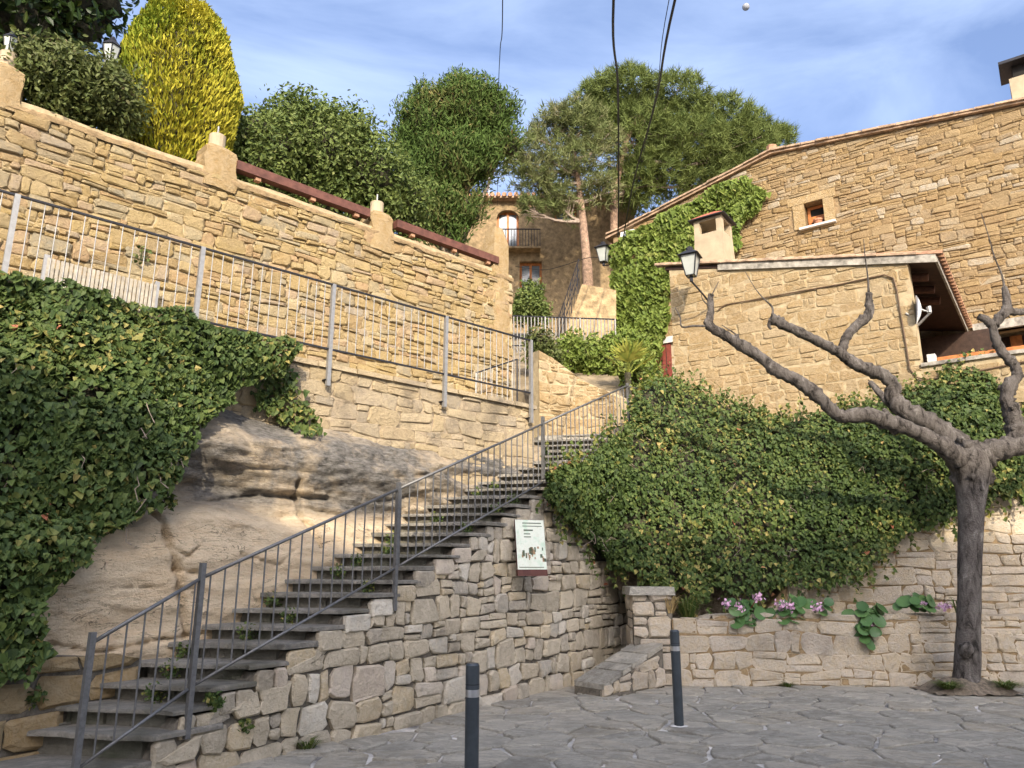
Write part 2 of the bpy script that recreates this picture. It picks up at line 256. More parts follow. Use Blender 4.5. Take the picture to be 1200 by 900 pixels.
# ------------------------------------------------------------------ mesh helpers
_LOC = {}
class MB:
    def __init__(s): s.v = []; s.f = []; s.t = []
    def add(s, vs, fs, tone=0.5):
        o = len(s.v); s.v.extend(vs)
        for f in fs: s.f.append(tuple(i + o for i in f)); s.t.append(tone)
    def box(s, c, size, rz=0.0, tone=0.5):
        cx, cy, cz = c; hx, hy, hz = size[0] / 2, size[1] / 2, size[2] / 2
        ca, sa = math.cos(rz), math.sin(rz)
        vs = []
        for z in (-hz, hz):
            for x, y in ((-hx, -hy), (hx, -hy), (hx, hy), (-hx, hy)):
                vs.append(Vector((cx + x * ca - y * sa, cy + x * sa + y * ca, cz + z)))
        s.add(vs, [(3, 2, 1, 0), (4, 5, 6, 7), (0, 1, 5, 4), (1, 2, 6, 5), (2, 3, 7, 6), (3, 0, 4, 7)], tone)
    def hexa(s, a, b, tone=0.5):          # two rings of n points joined
        n = len(a); s.add(list(a) + list(b), [tuple(range(n))[::-1], tuple(range(n, 2 * n))] + [(i, (i + 1) % n, n + (i + 1) % n, n + i) for i in range(n)], tone)
    def tube(s, pts, rad, n=8, tone=0.5, lump=0.0, cap=True, square=False):
        pts = [Vector(p) for p in pts]; m_ = len(pts)
        rad = rad if isinstance(rad, (list, tuple)) else [rad] * m_
        vs = []; prev = None
        for i, p in enumerate(pts):
            t = (pts[min(i + 1, m_ - 1)] - pts[max(i - 1, 0)]).normalized()
            if prev is None:
                x = t.cross(Vector((0, 0, 1)))
                if x.length < 1e-3: x = Vector((1, 0, 0))
                if square: x = t.cross(Vector((0, 0, 1))) if abs(t.z) < 0.95 else Vector((square[0], square[1], 0))
            else: x = prev - t * prev.dot(t)
            x.normalize(); prev = x; y = t.cross(x)
            for k in range(n):
                a = 2 * math.pi * (k + (0.5 if square else 0)) / n
                rr = rad[i] * (math.sqrt(2) if square else 1)
                q = p + (x * math.cos(a) + y * math.sin(a)) * rr
                if lump: q += (q - p) * lump * noise.noise(q * (0.8 / max(rad[i], 0.02)))
                vs.append(q)
        fs = [(i * n + k, i * n + (k + 1) % n, (i + 1) * n + (k + 1) % n, (i + 1) * n + k) for i in range(m_ - 1) for k in range(n)]
        if cap: fs += [tuple(range(n))[::-1], tuple((m_ - 1) * n + k for k in range(n))]
        s.add(vs, fs, tone)
    def grid(s, fn, nu, nv, tonef=None):
        vs = [fn(i / nu, j / nv) for j in range(nv + 1) for i in range(nu + 1)]
        o = len(s.v); s.v.extend(vs)
        for j in range(nv):
            for i in range(nu):
                a = o + j * (nu + 1) + i; s.f.append((a, a + 1, a + nu + 2, a + nu + 1)); s.t.append(tonef(i / nu, j / nv) if tonef else 0.5)
    def ball(s, c, r, nu=10, nv=7, tone=0.5, lump=0.0, sc=(1, 1, 1)):
        vs = []; c = Vector(c)
        for j in range(nv + 1):
            for i in range(nu):
                a = 2 * math.pi * i / nu; e = math.pi * (j / nv - 0.5)
                q = Vector((math.cos(a) * math.cos(e) * sc[0], math.sin(a) * math.cos(e) * sc[1], math.sin(e) * sc[2])) * r
                if lump: q *= 1 + lump * noise.noise((c + q) * (1.3 / r))
                vs.append(c + q)
        s.add(vs, [(j * nu + i, j * nu + (i + 1) % nu, (j + 1) * nu + (i + 1) % nu, (j + 1) * nu + i) for j in range(nv) for i in range(nu)], tone)
    def build(s, name, mat, parent=None, smooth=False, kind=None):
        me = bpy.data.meshes.new(name); off = parent_loc(parent)
        me.from_pydata([v - off for v in s.v], [], s.f); me.materials.append(MATS[mat])
        at = me.attributes.new('tone', 'FLOAT', 'FACE'); at.data.foreach_set('value', s.t)
        if smooth: me.polygons.foreach_set('use_smooth', [True] * len(me.polygons))
        o = bpy.data.objects.new(name, me); COL.objects.link(o); _LOC[o.name] = off
        if parent is not None: o.parent = parent
        if kind: o['kind'] = kind
        return o
def parent_loc(p):
    return _LOC.get(p.name, Vector((0, 0, 0))) if p is not None else Vector((0, 0, 0))
def thing(name, label, cat, loc, group=None):
    o = bpy.data.objects.new(name, None); COL.objects.link(o); o.location = loc; _LOC[o.name] = Vector(loc)
    o['label'] = label; o['category'] = cat
    if group: o['group'] = group
    return o
def tag(o, label, cat, group=None):
    o['label'] = label; o['category'] = cat
    if group: o['group'] = group
    return o
def rebase(o, loc):                     # a single-mesh thing: put its origin at its base
    loc = Vector(loc)
    me = o.data
    for v in me.vertices: v.co -= loc
    o.location = loc
    return o
def struct(o): o['kind'] = 'structure'; return o

# ------------------------------------------------------------------ rubble masonry: every stone a mesh of its own
def stone_mesh(corners, mapf, gap, proud, rng, bev=0.02, wob=0.12, tone=None, clampf=None):
    # corners: 4 (u,v) counter-clockwise
    cu = sum(c[0] for c in corners) / 4; cv = sum(c[1] for c in corners) / 4
    wid = max(c[0] for c in corners) - min(c[0] for c in corners); hei = max(c[1] for c in corners) - min(c[1] for c in corners)
    if wid < 0.04 or hei < 0.03: return None
    ring = []
    for i in range(4):
        p0 = Vector(corners[i - 1]); p1 = Vector(corners[i]); p2 = Vector(corners[(i + 1) % 4])
        r = min(wid, hei) * rng.uniform(0.05, 0.24)
        ring.append(p1 + (p0 - p1).normalized() * r); ring.append(p1 + (p2 - p1).normalized() * r)
        if i in (1, 3): ring.append((p1 + p2) / 2 if (p2 - p1).length > 0.5 * wid else p1.lerp(p2, rng.uniform(.35, .65)))
    ce = Vector((cu, cv)); j = min(wid, hei) * wob
    out = []
    for q in ring:
        d = q - ce
        kx = max(0.3, 1 - gap / max(wid / 2, 0.02)); ky = max(0.3, 1 - gap / max(hei / 2, 0.02))
        q2 = ce + Vector((d.x * kx, d.y * ky)) + Vector((rng.uniform(-j, j), rng.uniform(-j, j)))
        if clampf: q2 = Vector(clampf(q2.x, q2.y))
        out.append(q2)
    ar = 0.5 * sum(out[i].x * out[(i + 1) % len(out)].y - out[(i + 1) % len(out)].x * out[i].y for i in range(len(out)))
    if abs(ar) < 0.25 * wid * hei * 0.5: return None
    n = len(out); pr = proud * rng.uniform(0.25, 1.6); tx, ty = rng.uniform(-.06, .06), rng.uniform(-.10, .10)
    vs = [mapf(q.x, q.y, -0.03) for q in out]
    vs += [mapf(q.x, q.y, max(0.004, pr - bev * rng.uniform(.7, 1.5))) for q in out]
    bb = min(0.25, bev * 1.3 / (min(wid, hei) / 2))
    vs += [mapf(ce.x + (q.x - ce.x) * (1 - bb), ce.y + (q.y - ce.y) * (1 - bb), pr + (q.x - ce.x) * tx + (q.y - ce.y) * ty + rng.uniform(-.25, .25) * bev) for q in out]
    vs.append(mapf(ce.x, ce.y, pr + rng.uniform(0, .7) * bev))
    fs = [(k * n + i, k * n + (i + 1) % n, (k + 1) * n + (i + 1) % n, (k + 1) * n + i) for k in (0, 1) for i in range(n)]
    fs += [(2 * n + i, 2 * n + (i + 1) % n, 3 * n) for i in range(n)]
    return vs, fs, (rng.random() if tone is None else tone), abs(ar)
def rubble(parent, mapf, u0, u1, bot, top, course, width, mat, gap=0.012, proud=0.03, bev=0.02, holes=(), keep=None, maxobj=300, seed=1, split=0.35, wob=0.12, amp=0.03, tilt=0.0, name='stone'):
    rng = random.Random(seed); stones = []
    vmin = min(bot(u0 + (u1 - u0) * i / 40) for i in range(41)); vmax = max(top(u0 + (u1 - u0) * i / 40) for i in range(41))
    def clampf(u, v):
        u = min(max(u, u0), u1); v = min(max(v, bot(u)), top(u))
        for (a, b_, c_, d_) in holes:
            if a < u < b_ and c_ < v < d_:
                e = min((u - a, 0), (b_ - u, 1), (v - c_, 2), (d_ - v, 3))
                if e[1] == 0: u = a
                elif e[1] == 1: u = b_
                elif e[1] == 2: v = c_
                else: v = d_
        return u, v
    def wave(v, i): return lambda u: v + tilt * (u - u0) + amp * 2.2 * noise.noise(Vector((u * 0.9, i * 7.3 + seed, 0))) + amp * noise.noise(Vector((u * 3.1, i * 3.7 + seed, 4)))
    rows = []; v = vmin - abs(tilt) * (u1 - u0); i = 0
    while v < vmax + 0.05 + abs(tilt) * (u1 - u0):
        rows.append(wave(v, i)); v += rng.uniform(*course); i += 1
    rows.append(wave(v, i))
    for lo, hi in zip(rows, rows[1:]):
        u = u0 - rng.uniform(0, width[1]); sk0 = 0
        while u < u1:
            h = hi(u) - lo(u); wd = rng.uniform(*width)
            if rng.random() < 0.18: wd *= 0.5
            sk1 = rng.uniform(-.18, .18) * h
            a, b_ = u, u + wd
            def cell(f0, f1, g0, g1):
                ua = lerp(a, b_, f0); ub = lerp(a, b_, f1)
                def P(uu, g, sk): return (uu + sk * (g - .5), lerp(lo(uu), hi(uu), g))
                s0 = sk0 if f0 == 0 else 0; s1 = sk1 if f1 == 1 else 0
                return [P(ua, g0, s0), P(ub, g0, s1), P(ub, g1, s1), P(ua, g1, s0)]
            x = rng.random()
            if x < split * 0.55:
                g = rng.uniform(.35, .65); cells = [cell(0, 1, 0, g), cell(0, 1, g, 1)]
            elif x < split * 0.8:
                g = rng.uniform(.4, .6); f = rng.uniform(.35, .65); cells = [cell(0, 1, 0, g), cell(0, f, g, 1), cell(f, 1, g, 1)]
            elif x < split:
                g = rng.uniform(.35, .65); f = rng.uniform(.4, .7); cells = [cell(0, f, 0, 1), cell(f, 1, 0, g), cell(f, 1, g, 1)]
            else: cells = [cell(0, 1, 0, 1)]
            for cc in cells:
                mu_ = sum(q[0] for q in cc) / 4; mv = sum(q[1] for q in cc) / 4
                if not (u0 <= mu_ <= u1) or mv < bot(mu_) - 0.02 or mv > top(mu_) + 0.42 * (cc[2][1] - cc[1][1]): continue
                if any(A < mu_ < B and C < mv < D for (A, B, C, D) in holes): continue
                if keep and not keep(mu_, mv): continue
                sm = stone_mesh(cc, mapf, gap, proud, rng, bev, wob, None, clampf)
                if sm:
                    ctr = mapf(mu_, mv, 0); stones.append((sm[3] / max(4, (ctr - Vector((0, 0, CZ))).length_squared), sm))
            u += wd; sk0 = sk1
    stones.sort(key=lambda q: -q[0])
    for k, (_, sm) in enumerate(stones[:maxobj]):
        mb = MB(); mb.add(sm[0], sm[1], sm[2]); mb.build(name, mat, parent, smooth=False)
    if len(stones) > maxobj:
        mb = MB()
        for _, sm in stones[maxobj:]: mb.add(sm[0], sm[1], sm[2])
        mb.build('small_stonework', mat, parent, kind='stuff')
    return len(stones)
def wall_core(parent, mapf, u0, u1, bot, top, depth, mat, name='mortar_core', n=40, keep=None):
    mb = MB()
    def ring(u):
        return [mapf(u, bot(u), 0.0), mapf(u, top(u), 0.0), mapf(u, top(u), -depth), mapf(u, bot(u), -depth)]
    for i in range(n):
        a = lerp(u0, u1, i / n); b_ = lerp(u0, u1, (i + 1) / n)
        ra, rb = ring(a), ring(b_)
        o = len(mb.v); mb.v.extend(ra + rb)
        fs = [(0, 4, 5, 1), (1, 5, 6, 2), (2, 6, 7, 3), (3, 7, 4, 0)]
        if i == 0: fs.append((0, 1, 2, 3))
        if i == n - 1: fs.append((7, 6, 5, 4))
        for f in fs: mb.f.append(tuple(k + o for k in f)); mb.t.append(.5)
    return mb.build(name, mat, parent)
def simple_box(name, c, size, mat, parent, rz=0.0): 
    mb = MB(); mb.box(c, size, rz); return mb.build(name, mat, parent)

# ------------------------------------------------------------------ leaves
IVY = [(0, 0), (.32, .05), (.52, .30), (.30, .48), (.10, 1.0), (-.10, 1.0), (-.30, .48), (-.52, .30), (-.32, .05)]
IVY5 = [(0, 0), (.48, .12), (.34, .55), (0, 1.0), (-.34, .55), (-.48, .12)]
OVAL = [(0, 0), (.20, .25), (.22, .6), (0, 1.0), (-.22, .6), (-.20, .25)]
SPRAY = [(0, 0), (.09, .3), (.12, .6), (0, 1.0), (-.12, .6), (-.09, .3)]
def add_leaf(mb, p, nrm, tip, size, tone, shape=IVY5, fold=0.12):
    nrm = nrm.normalized(); tip = tip - nrm * tip.dot(nrm)
    if tip.length < 1e-4: tip = nrm.orthogonal()
    tip.normalize(); x = tip.cross(nrm)
    vs = [p + x * (a * size) + tip * ((b_ - .4) * size) + nrm * (abs(a) * fold * size * 2 - b_ * b_ * fold * size) for a, b_ in shape]
    n = len(shape)
    h = n // 2
    mb.add(vs, [tuple(range(0, h + 1)), (0,) + tuple(range(h, n))], tone)
def rvec(rng):
    while True:
        q = Vector((rng.uniform(-1, 1), rng.uniform(-1, 1), rng.uniform(-1, 1)))
        if 0.02 < q.length_squared <= 1: return q.normalized()
def ivy_over(parent, surf, n, size, rng, mat='ivy_leaf', spread_=0.12, name='foliage', reject=None, shape=IVY5):
    mb = MB(); k = 0; tries = 0
    while k < n and tries < n * 8:
        tries += 1
        a, t = rng.random(), rng.random()
        if reject and reject(a, t): continue
        p, nr = surf(a, t)
        cl = 0.5 + 0.5 * noise.noise(p * 2.3)
        if cl < 0.30 and rng.random() < 0.55: continue
        if noise.noise(p * 1.15 + Vector((9, 3, 1))) > 0.46 and rng.random() < 0.7: continue
        p = p + nr * (rng.random() ** 0.6 * spread_ * (0.6 + cl))
        nn = nr * 0.9 + Vector((0, 0, 0.35)) + rvec(rng) * 0.75
        tone = min(1, max(0, rng.gauss(0.36 + 0.30 * noise.noise(p * 0.9), 0.19)))
        add_leaf(mb, p, nn, Vector((rng.uniform(-.6, .6), rng.uniform(-.3, .3), -1)), size * rng.choice((.55, .75, .9, 1.0, 1.2, 1.5)) * rng.uniform(.85, 1.15), tone, shape); k += 1
    return mb.build(name, mat, parent, kind='stuff')

# ================================================================== survey lines
GZ = -0.10
FEN = VPlane((-5.45, 7.47), (.734, .68))        # line of the upper fence / masonry above the rock
UPW = FEN.off(-1.6)                             # high garden wall
STR = VPlane((-2.74, 6.8), (.573, .82))         # stair railing; stair wall face just behind it
WST = STR.off(-0.07)
ANX = VPlane((7.39, 14.0), (.81, -.59))         # front wall of the small annex
HOU = ANX.off(-5.6)                             # gable wall of the big house
PATH_Z = 4.40; GARD_Z = 7.45

# ================================================================== ground
mb = MB(); mb.add([Vector((-900, -300, GZ - .03)), Vector((900, -300, GZ - .03)), Vector((900, 1500, GZ - .03)), Vector((-900, 1500, GZ - .03))], [(0, 1, 2, 3)])
struct(mb.build('ground', 'asphalt'))
pave = MB(); pave.add([Vector((-9, -4, GZ - .012)), Vector((12, -4, GZ - .012)), Vector((12, 12.9, GZ - .012)), Vector((-9, 12.9, GZ - .012))], [(0, 1, 2, 3)])
pave = struct(pave.build('pavement', 'mortar_pave'))
def clip(poly, m_, d):                  # keep the side where (p-m).d <= 0
    out = []
    for i in range(len(poly)):
        a, b_ = poly[i - 1], poly[i]; da = (a - m_).dot(d); db = (b_ - m_).dot(d)
        if da <= 0: 
            if db <= 0: out.append(b_)
            else: out.append(a.lerp(b_, da / (da - db)))
        elif db <= 0:
            out.append(a.lerp(b_, da / (da - db))); out.append(b_)
    return out
def flags():
    rng = random.Random(5); dx, dy = 0.66, 0.31; seeds = {}
    NX, NY = 30, 27
    for i in range(NX):
        for j in range(NY): seeds[i, j] = Vector((-8.5 + (i + .5 * (j % 2)) * dx + rng.uniform(-.31, .31), 4.2 + j * dy + rng.uniform(-.17, .17)))
    cells = []
    for (i, j), c0 in seeds.items():
        if c0.y > 12.4: continue
        if (c0 - WST.p).dot(WST.n) < 0.02 and c0.x < 1.6 and c0.y > 5.8: continue
        po = [c0 + Vector((a, b_)) for a, b_ in ((-2, -2), (2, -2), (2, 2), (-2, 2))]
        for di in (-2, -1, 0, 1, 2):
            for dj in (-2, -1, 0, 1, 2):
                q = seeds.get((i + di, j + dj))
                if q is not None and (di or dj): po = clip(po, (c0 + q) / 2, (q - c0).normalized())
                if len(po) < 3: break
        if len(po) < 3: continue
        ce = sum(po, Vector((0, 0))) / len(po)
        g = rng.choice((0.007, 0.011, 0.018, 0.034))
        rg = []
        for k in range(len(po)):
            a, b_ = po[k], po[(k + 1) % len(po)]
            if (b_ - a).length < 0.05: continue
            rg.append(a.lerp(b_, .12)); rg.append(a.lerp(b_, .5) + Vector((rng.uniform(-.02, .02), rng.uniform(-.02, .02)))); rg.append(a.lerp(b_, .88))
        rg = [ce + (q - ce) * (1 - g / max(.1, (q - ce).length)) + Vector((rng.uniform(-.012, .012), rng.uniform(-.012, .012))) for q in rg]
        z = GZ + rng.uniform(0.0, .022); tl = rng.uniform(-.02, .02), rng.uniform(-.02, .02)
        n = len(rg)
        vs = [Vector((q.x, q.y, GZ - .02)) for q in rg] + [Vector((q.x, q.y, z - .006 + (q - ce).x * tl[0] + (q - ce).y * tl[1])) for q in rg]
        vs += [Vector((ce.x + (q.x - ce.x) * .93, ce.y + (q.y - ce.y) * .93, z + .004 + (q - ce).x * tl[0] + (q - ce).y * tl[1])) for q in rg]
        fs = [(k * n + i_, k * n + (i_ + 1) % n, (k + 1) * n + (i_ + 1) % n, (k + 1) * n + i_) for k in (0, 1) for i_ in range(n)] + [tuple(range(2 * n, 3 * n))]
        vis = 0.0 if abs(c0.x) > 0.75 * c0.y + .4 or c0.y < 5.6 else 1.0
        cells.append((vis / c0.length_squared, vs, fs, rng.random()))
    cells.sort(key=lambda q: -q[0])
    for q in cells[:300]:
        mb = MB(); mb.add(q[1], q[2], q[3]); mb.build('flagstone', 'flagstone', pave)
    mb = MB()
    for q in cells[300:]: mb.add(q[1], q[2], q[3])
    mb.build('far_paving', 'flagstone', pave, kind='stuff')
flags()

# ================================================================== staircase
def step_z(k): return 0.45 + 0.1485 * (k - 2)
def step_s(k): return -0.06 + 0.36 * (k - 2) if k >= 2 else (-0.28, -0.75)[1 - k] if k >= 0 else -1
NST = 28
NOS = Vector((-1.3, 0.27)).normalized()         # along a nosing, from the outer to the inner end
stairs = thing('stone_staircase', 'long straight flight of worn grey stone steps climbing behind the low railing', 'staircase', (-3.3, 7.0, GZ))
rng = random.Random(11)
for k in range(0, NST):
    z = step_z(k) if k > 0 else 0.09
    o = STR.at(step_s(k), 0, rng.uniform(-.05, .03)).xy; wdt = 1.62 if k > 2 else (2.6, 2.1, 1.75)[k]
    if k >= 20: wdt = 1.9
    fwd = STR.d; dep = 0.44 if k > 1 else 0.62
    th = rng.uniform(.036, .052); nseg = rng.choice((1, 2, 2)); cuts = [0] + sorted(rng.uniform(.3, .7) for _ in range(nseg - 1)) + [1]
    for a, b_ in zip(cuts, cuts[1:]):
        mb = MB(); N = 9; zj = rng.uniform(-.008, .008); sl = rng.uniform(-.01, .01)
        out = []
        for i in range(N):
            f = lerp(a + .004, b_ - .004, i / (N - 1)); q = o + NOS * (wdt * f) - fwd * (.03 + rng.uniform(-.015, .04)); out.append((q, sl * f))
        for i in range(N - 1, -1, -2):
            f = lerp(a + .004, b_ - .004, i / (N - 1)); q = o + NOS * (wdt * f) + fwd * dep; out.append((q, sl * f))
        ce = sum((q for q, _ in out), Vector((0, 0))) / len(out)
        lo = [Vector((q.x, q.y, z - th)) for q, s_ in out]; hi = [Vector((q.x, q.y, z - .012 + s_ + zj + rng.uniform(-.004, .004))) for q, s_ in out]
        tp = [Vector((q.x + (ce - q).normalized().x * .012, q.y + (ce - q).normalized().y * .012, z + s_ + zj)) for q, s_ in out]
        n = len(out); fs = [tuple(range(n))]
        fs += [(j * n + (i + 1) % n, j * n + i, (j + 1) * n + i, (j + 1) * n + (i + 1) % n) for j in (0, 1) for i in range(n)] + [tuple(range(2 * n, 3 * n))[::-1]]
        mb.add(lo + hi + tp, fs, rng.random()); mb.build('tread', 'step_slab', stairs)
    # riser stones under the slab
    zb = step_z(k - 1) if k > 1 else (GZ if k == 0 else 0.09)
    f = .20 / wdt
    while f < .96:
        g = min(1.0, f + rng.uniform(.16, .42))
        q0 = o + NOS * (wdt * (f + .006)) + fwd * (.055 + rng.uniform(0, .03)); q1 = o + NOS * (wdt * (g - .006)) + fwd * (.055 + rng.uniform(0, .03))
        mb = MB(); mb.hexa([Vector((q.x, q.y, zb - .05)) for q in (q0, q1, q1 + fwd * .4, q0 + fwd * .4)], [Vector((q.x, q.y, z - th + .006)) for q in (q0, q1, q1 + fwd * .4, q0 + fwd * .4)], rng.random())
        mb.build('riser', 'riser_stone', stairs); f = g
mb = MB()                                       # rubble fill under the flight, right up to the landing
for k in range(2, NST):
    o = STR.at(step_s(k) + .12, 0, -.16).xy; e = STR.at(step_s(k) + .60, 0, -.16).xy; zz = step_z(k) - .09
    mb.hexa([Vector((q.x, q.y, GZ)) for q in (o, e, e + NOS * 1.2, o + NOS * 1.2)], [Vector((q.x, q.y, zz)) for q in (o, e, e + NOS * 1.2, o + NOS * 1.2)])
mb.build('fill', 'mortar_dark', stairs)

# ---- wall under the stair
def top_stair(s):
    k = 0
    while k < NST and step_s(k + 1) <= s + .02: k += 1
    return max(GZ + .05, min((step_z(k) if k > 0 else .09) - .075, 3.6 if s < 7.2 else 1.9))
sw = thing('stair_wall', 'grey tan rubble stone wall under the staircase, carrying the information board', 'wall', STR.at(3, GZ))
def sw_map(u, v, w_): return WST.at(u, v, w_ + 0.05 * (1 - (v - GZ) / 3.7))
wall_core(sw, lambda u, v, w_: sw_map(u, v, w_ - .022), -0.55, 8.4, lambda u: GZ - .05, top_stair, 0.18, 'mortar_dark', n=110)
rubble(sw, sw_map, -0.55, 8.4, lambda u: GZ - .03, lambda u: max(GZ + .04, top_stair(u) - .1485), (0.17, 0.30), (0.20, 0.50), 'stair_stone', gap=0.009, proud=0.032, bev=0.016, seed=27, split=0.32, wob=0.10, amp=0.035, tilt=0.012)

rng = random.Random(25)
for k in range(0, 24):                      # cheek stones closing each step
    a, b_ = step_s(k) - .0, step_s(k + 1) + .0; v0 = (step_z(k - 1) if k > 1 else .05) - .10 if k else GZ; v1 = (step_z(k) if k else .10) - .055
    cuts = [a] + ([lerp(a, b_, rng.uniform(.4, .6))] if rng.random() < .4 else []) + [b_]
    for c0_, c1_ in zip(cuts, cuts[1:]):
        sm = stone_mesh([(c0_, v0), (c1_, v0), (c1_, v1), (c0_, v1)], sw_map, .006, .028, rng, .012, .05)
        if sm: mb = MB(); mb.add(sm[0], sm[1], sm[2]); mb.build('stone', 'stair_stone', sw)
# ---- stair railing
def rail_z(s): return 1.53 + 0.405 * s if s >= 0 else 1.53 + 0.54 * s
rail = thing('stair_railing', 'thin dark grey painted metal railing beside the stone steps', 'railing', STR.at(-.9, GZ))
def rail_bar(s0, s1, dz, r, name):
    mb = MB(); mb.tube([STR.at(s0, rail_z(s0) + dz), STR.at(s1, rail_z(s1) + dz)], r, n=8); return mb.build(name, 'grey_paint', rail, smooth=True)
LEN = 0.90
for s0, s1 in ((-.89, -.03), (.03, 2.45), (2.45, 5.62), (5.62, 8.66)):
    rail_bar(s0, s1, 0, .017, 'top_rail'); rail_bar(s0, s1, -LEN, .014, 'bottom_rail')
for s, zt, zb in ((-.89, 1.13, GZ), (0.0, 1.66, .22), (2.45, 2.60, 1.15), (5.62, 3.92, 2.95), (8.66, 5.08, 4.0)):
    mb = MB(); mb.box(STR.at(s, (zt + zb) / 2), (.045, .045, zt - zb), math.atan2(STR.d.y, STR.d.x)); mb.build('post', 'grey_paint', rail)
s = -.89 + .125
while s < 8.6:
    if min(abs(s - q) for q in (0, 2.45, 5.62)) > .05:
        mb = MB(); mb.tube([STR.at(s, rail_z(s) - LEN), STR.at(s, rail_z(s))], .0085, n=6, cap=False); mb.build('baluster', 'grey_paint', rail, smooth=True)
    s += .142
mb = MB(); e = STR.at(8.66, 5.03)
mb.tube([e, e + Vector((.35, .45, .02)), e + Vector((.7, 1.1, .03))], .014, n=6); mb.build('top_rail', 'grey_paint', rail, smooth=True)

# ================================================================== rock and masonry below the fence
def foot(t): return max(0.04, 1.22 - .217 * (t - 1))
PROF = [(-.2, 1.02), (0.6, 1.0), (1.3, .96), (1.75, .93), (2.05, .80), (2.25, .42), (2.45, .30), (2.62, .45), (2.9, .62), (3.15, .50), (3.35, .16), (3.5, .0)]
_ck = FEN.off(1.0)
CRK = [([_ck.uv(*q) for q in l_], w_, d_) for l_, w_, d_ in (([(193, 590), (200, 640), (209, 668), (214, 715), (222, 770)], .05, .14), ([(200, 640), (222, 652), (238, 640)], .03, .08), ([(205, 668), (235, 672)], .03, .08), ([(50, 752), (110, 764), (170, 752), (245, 742)], .025, .08), ([(380, 560), (384, 600), (398, 640)], .05, .14), ([(60, 700), (150, 688), (230, 690)], .018, .04), ([(230, 590), (330, 575), (420, 580)], .04, .10), ([(290, 650), (340, 662), (360, 645)], .02, .06))]
def rock_off(t, z):
    sh = 0.25 * noise.noise(Vector((t * .7, 3.1, 0))) + .1 * noise.noise(Vector((t * 2.1, 1.1, 0))) + (0.28 if t < 2.5 else 0.28 * max(0, 1 - (t - 2.5) / 2.0)) * 0
    p = interp(PROF, z + sh)
    base = foot(t) * p
    d = .07 * fbm(t * 1.1, z * 1.6, 5, 4) + .04 * abs(noise.noise(Vector((t * 2.4, z * 5.5, 1)))) + .02 * fbm(t * 7, z * 13, 2, 3)
    d += .05 * (1 - abs(noise.noise(Vector((t * .5, z * 3.4 + .5 * noise.noise(Vector((t * .9, z, 4))), 3)))) * 3.0) + .03 * abs(noise.noise(Vector((t * 3.1, z * 7.5, 6))))
    zl = math.floor(z * 4.6 + 1.1 * noise.noise(Vector((t * .6, z * .4, 2)))); zk = math.floor(z * 11 + 1.5 * noise.noise(Vector((t * .8, z * .4, 5))))
    d += .09 * noise.noise(Vector((t * .9, zl * 3.7, 11))) + .035 * noise.noise(Vector((t * 2.3, zk * 2.9, 13)))
    for pl_, wd, dp in CRK:
        dm = 9.
        for (x0, y0), (x1, y1) in zip(pl_, pl_[1:]):
            vx, vy = x1 - x0, y1 - y0; f = max(0, min(1, ((t - x0) * vx + (z - y0) * vy) / (vx * vx + vy * vy))); dm = min(dm, math.hypot(t - x0 - f * vx, z - y0 - f * vy))
        if dm < wd * 2: d -= dp * (2.2 if z < 2.2 else 1) * max(0, 1 - (dm + .02 * noise.noise(Vector((t * 9, z * 9, 0)))) / wd)
    fade = 1 if z < 3.1 else max(0, 1 - (z - 3.1) / .35)
    low = 1 if z > 2.3 else max(.38, 1 - (2.3 - z) / .5)
    return base + d * fade * low - .02 * (1 - fade)
def rock_tone(t, z):
    g = 0.0
    if z > 2.15: g = min(1, (z - 2.15) / .25)
    g += .35 * noise.noise(Vector((t * .8, z * .9, 17))) + (.2 if 2.6 < z < 3.3 else 0)
    if z < 2.0: g *= .5
    return max(0, min(1, g))
rock = thing('rock_face', 'bare pinkish tan sandstone outcrop with a dark weathered overhang beside the steps', 'rock', FEN.at(3, GZ, .5))
mb = MB()
T0, T1 = -3.5, 8.2
mb.grid(lambda a, b_: FEN.at(lerp(T0, T1, a), lerp(-.2, 3.7, b_), rock_off(lerp(T0, T1, a), lerp(-.2, 3.7, b_))), 420, 170, lambda a, b_: rock_tone(lerp(T0, T1, a), lerp(-.2, 3.7, b_)))
mb.build('rock_surface', 'sandstone', rock, smooth=True)
mb = MB(); mb.hexa([FEN.at(T0, GZ, -.15), FEN.at(T1, GZ, -.15), FEN.at(T1, GZ, -1.4), FEN.at(T0, GZ, -1.4)], [FEN.at(T0, 3.75, -.15), FEN.at(T1, 3.75, -.15), FEN.at(T1, 3.75, -1.4), FEN.at(T0, 3.75, -1.4)]); mb.build('rock_mass', 'earth', rock)

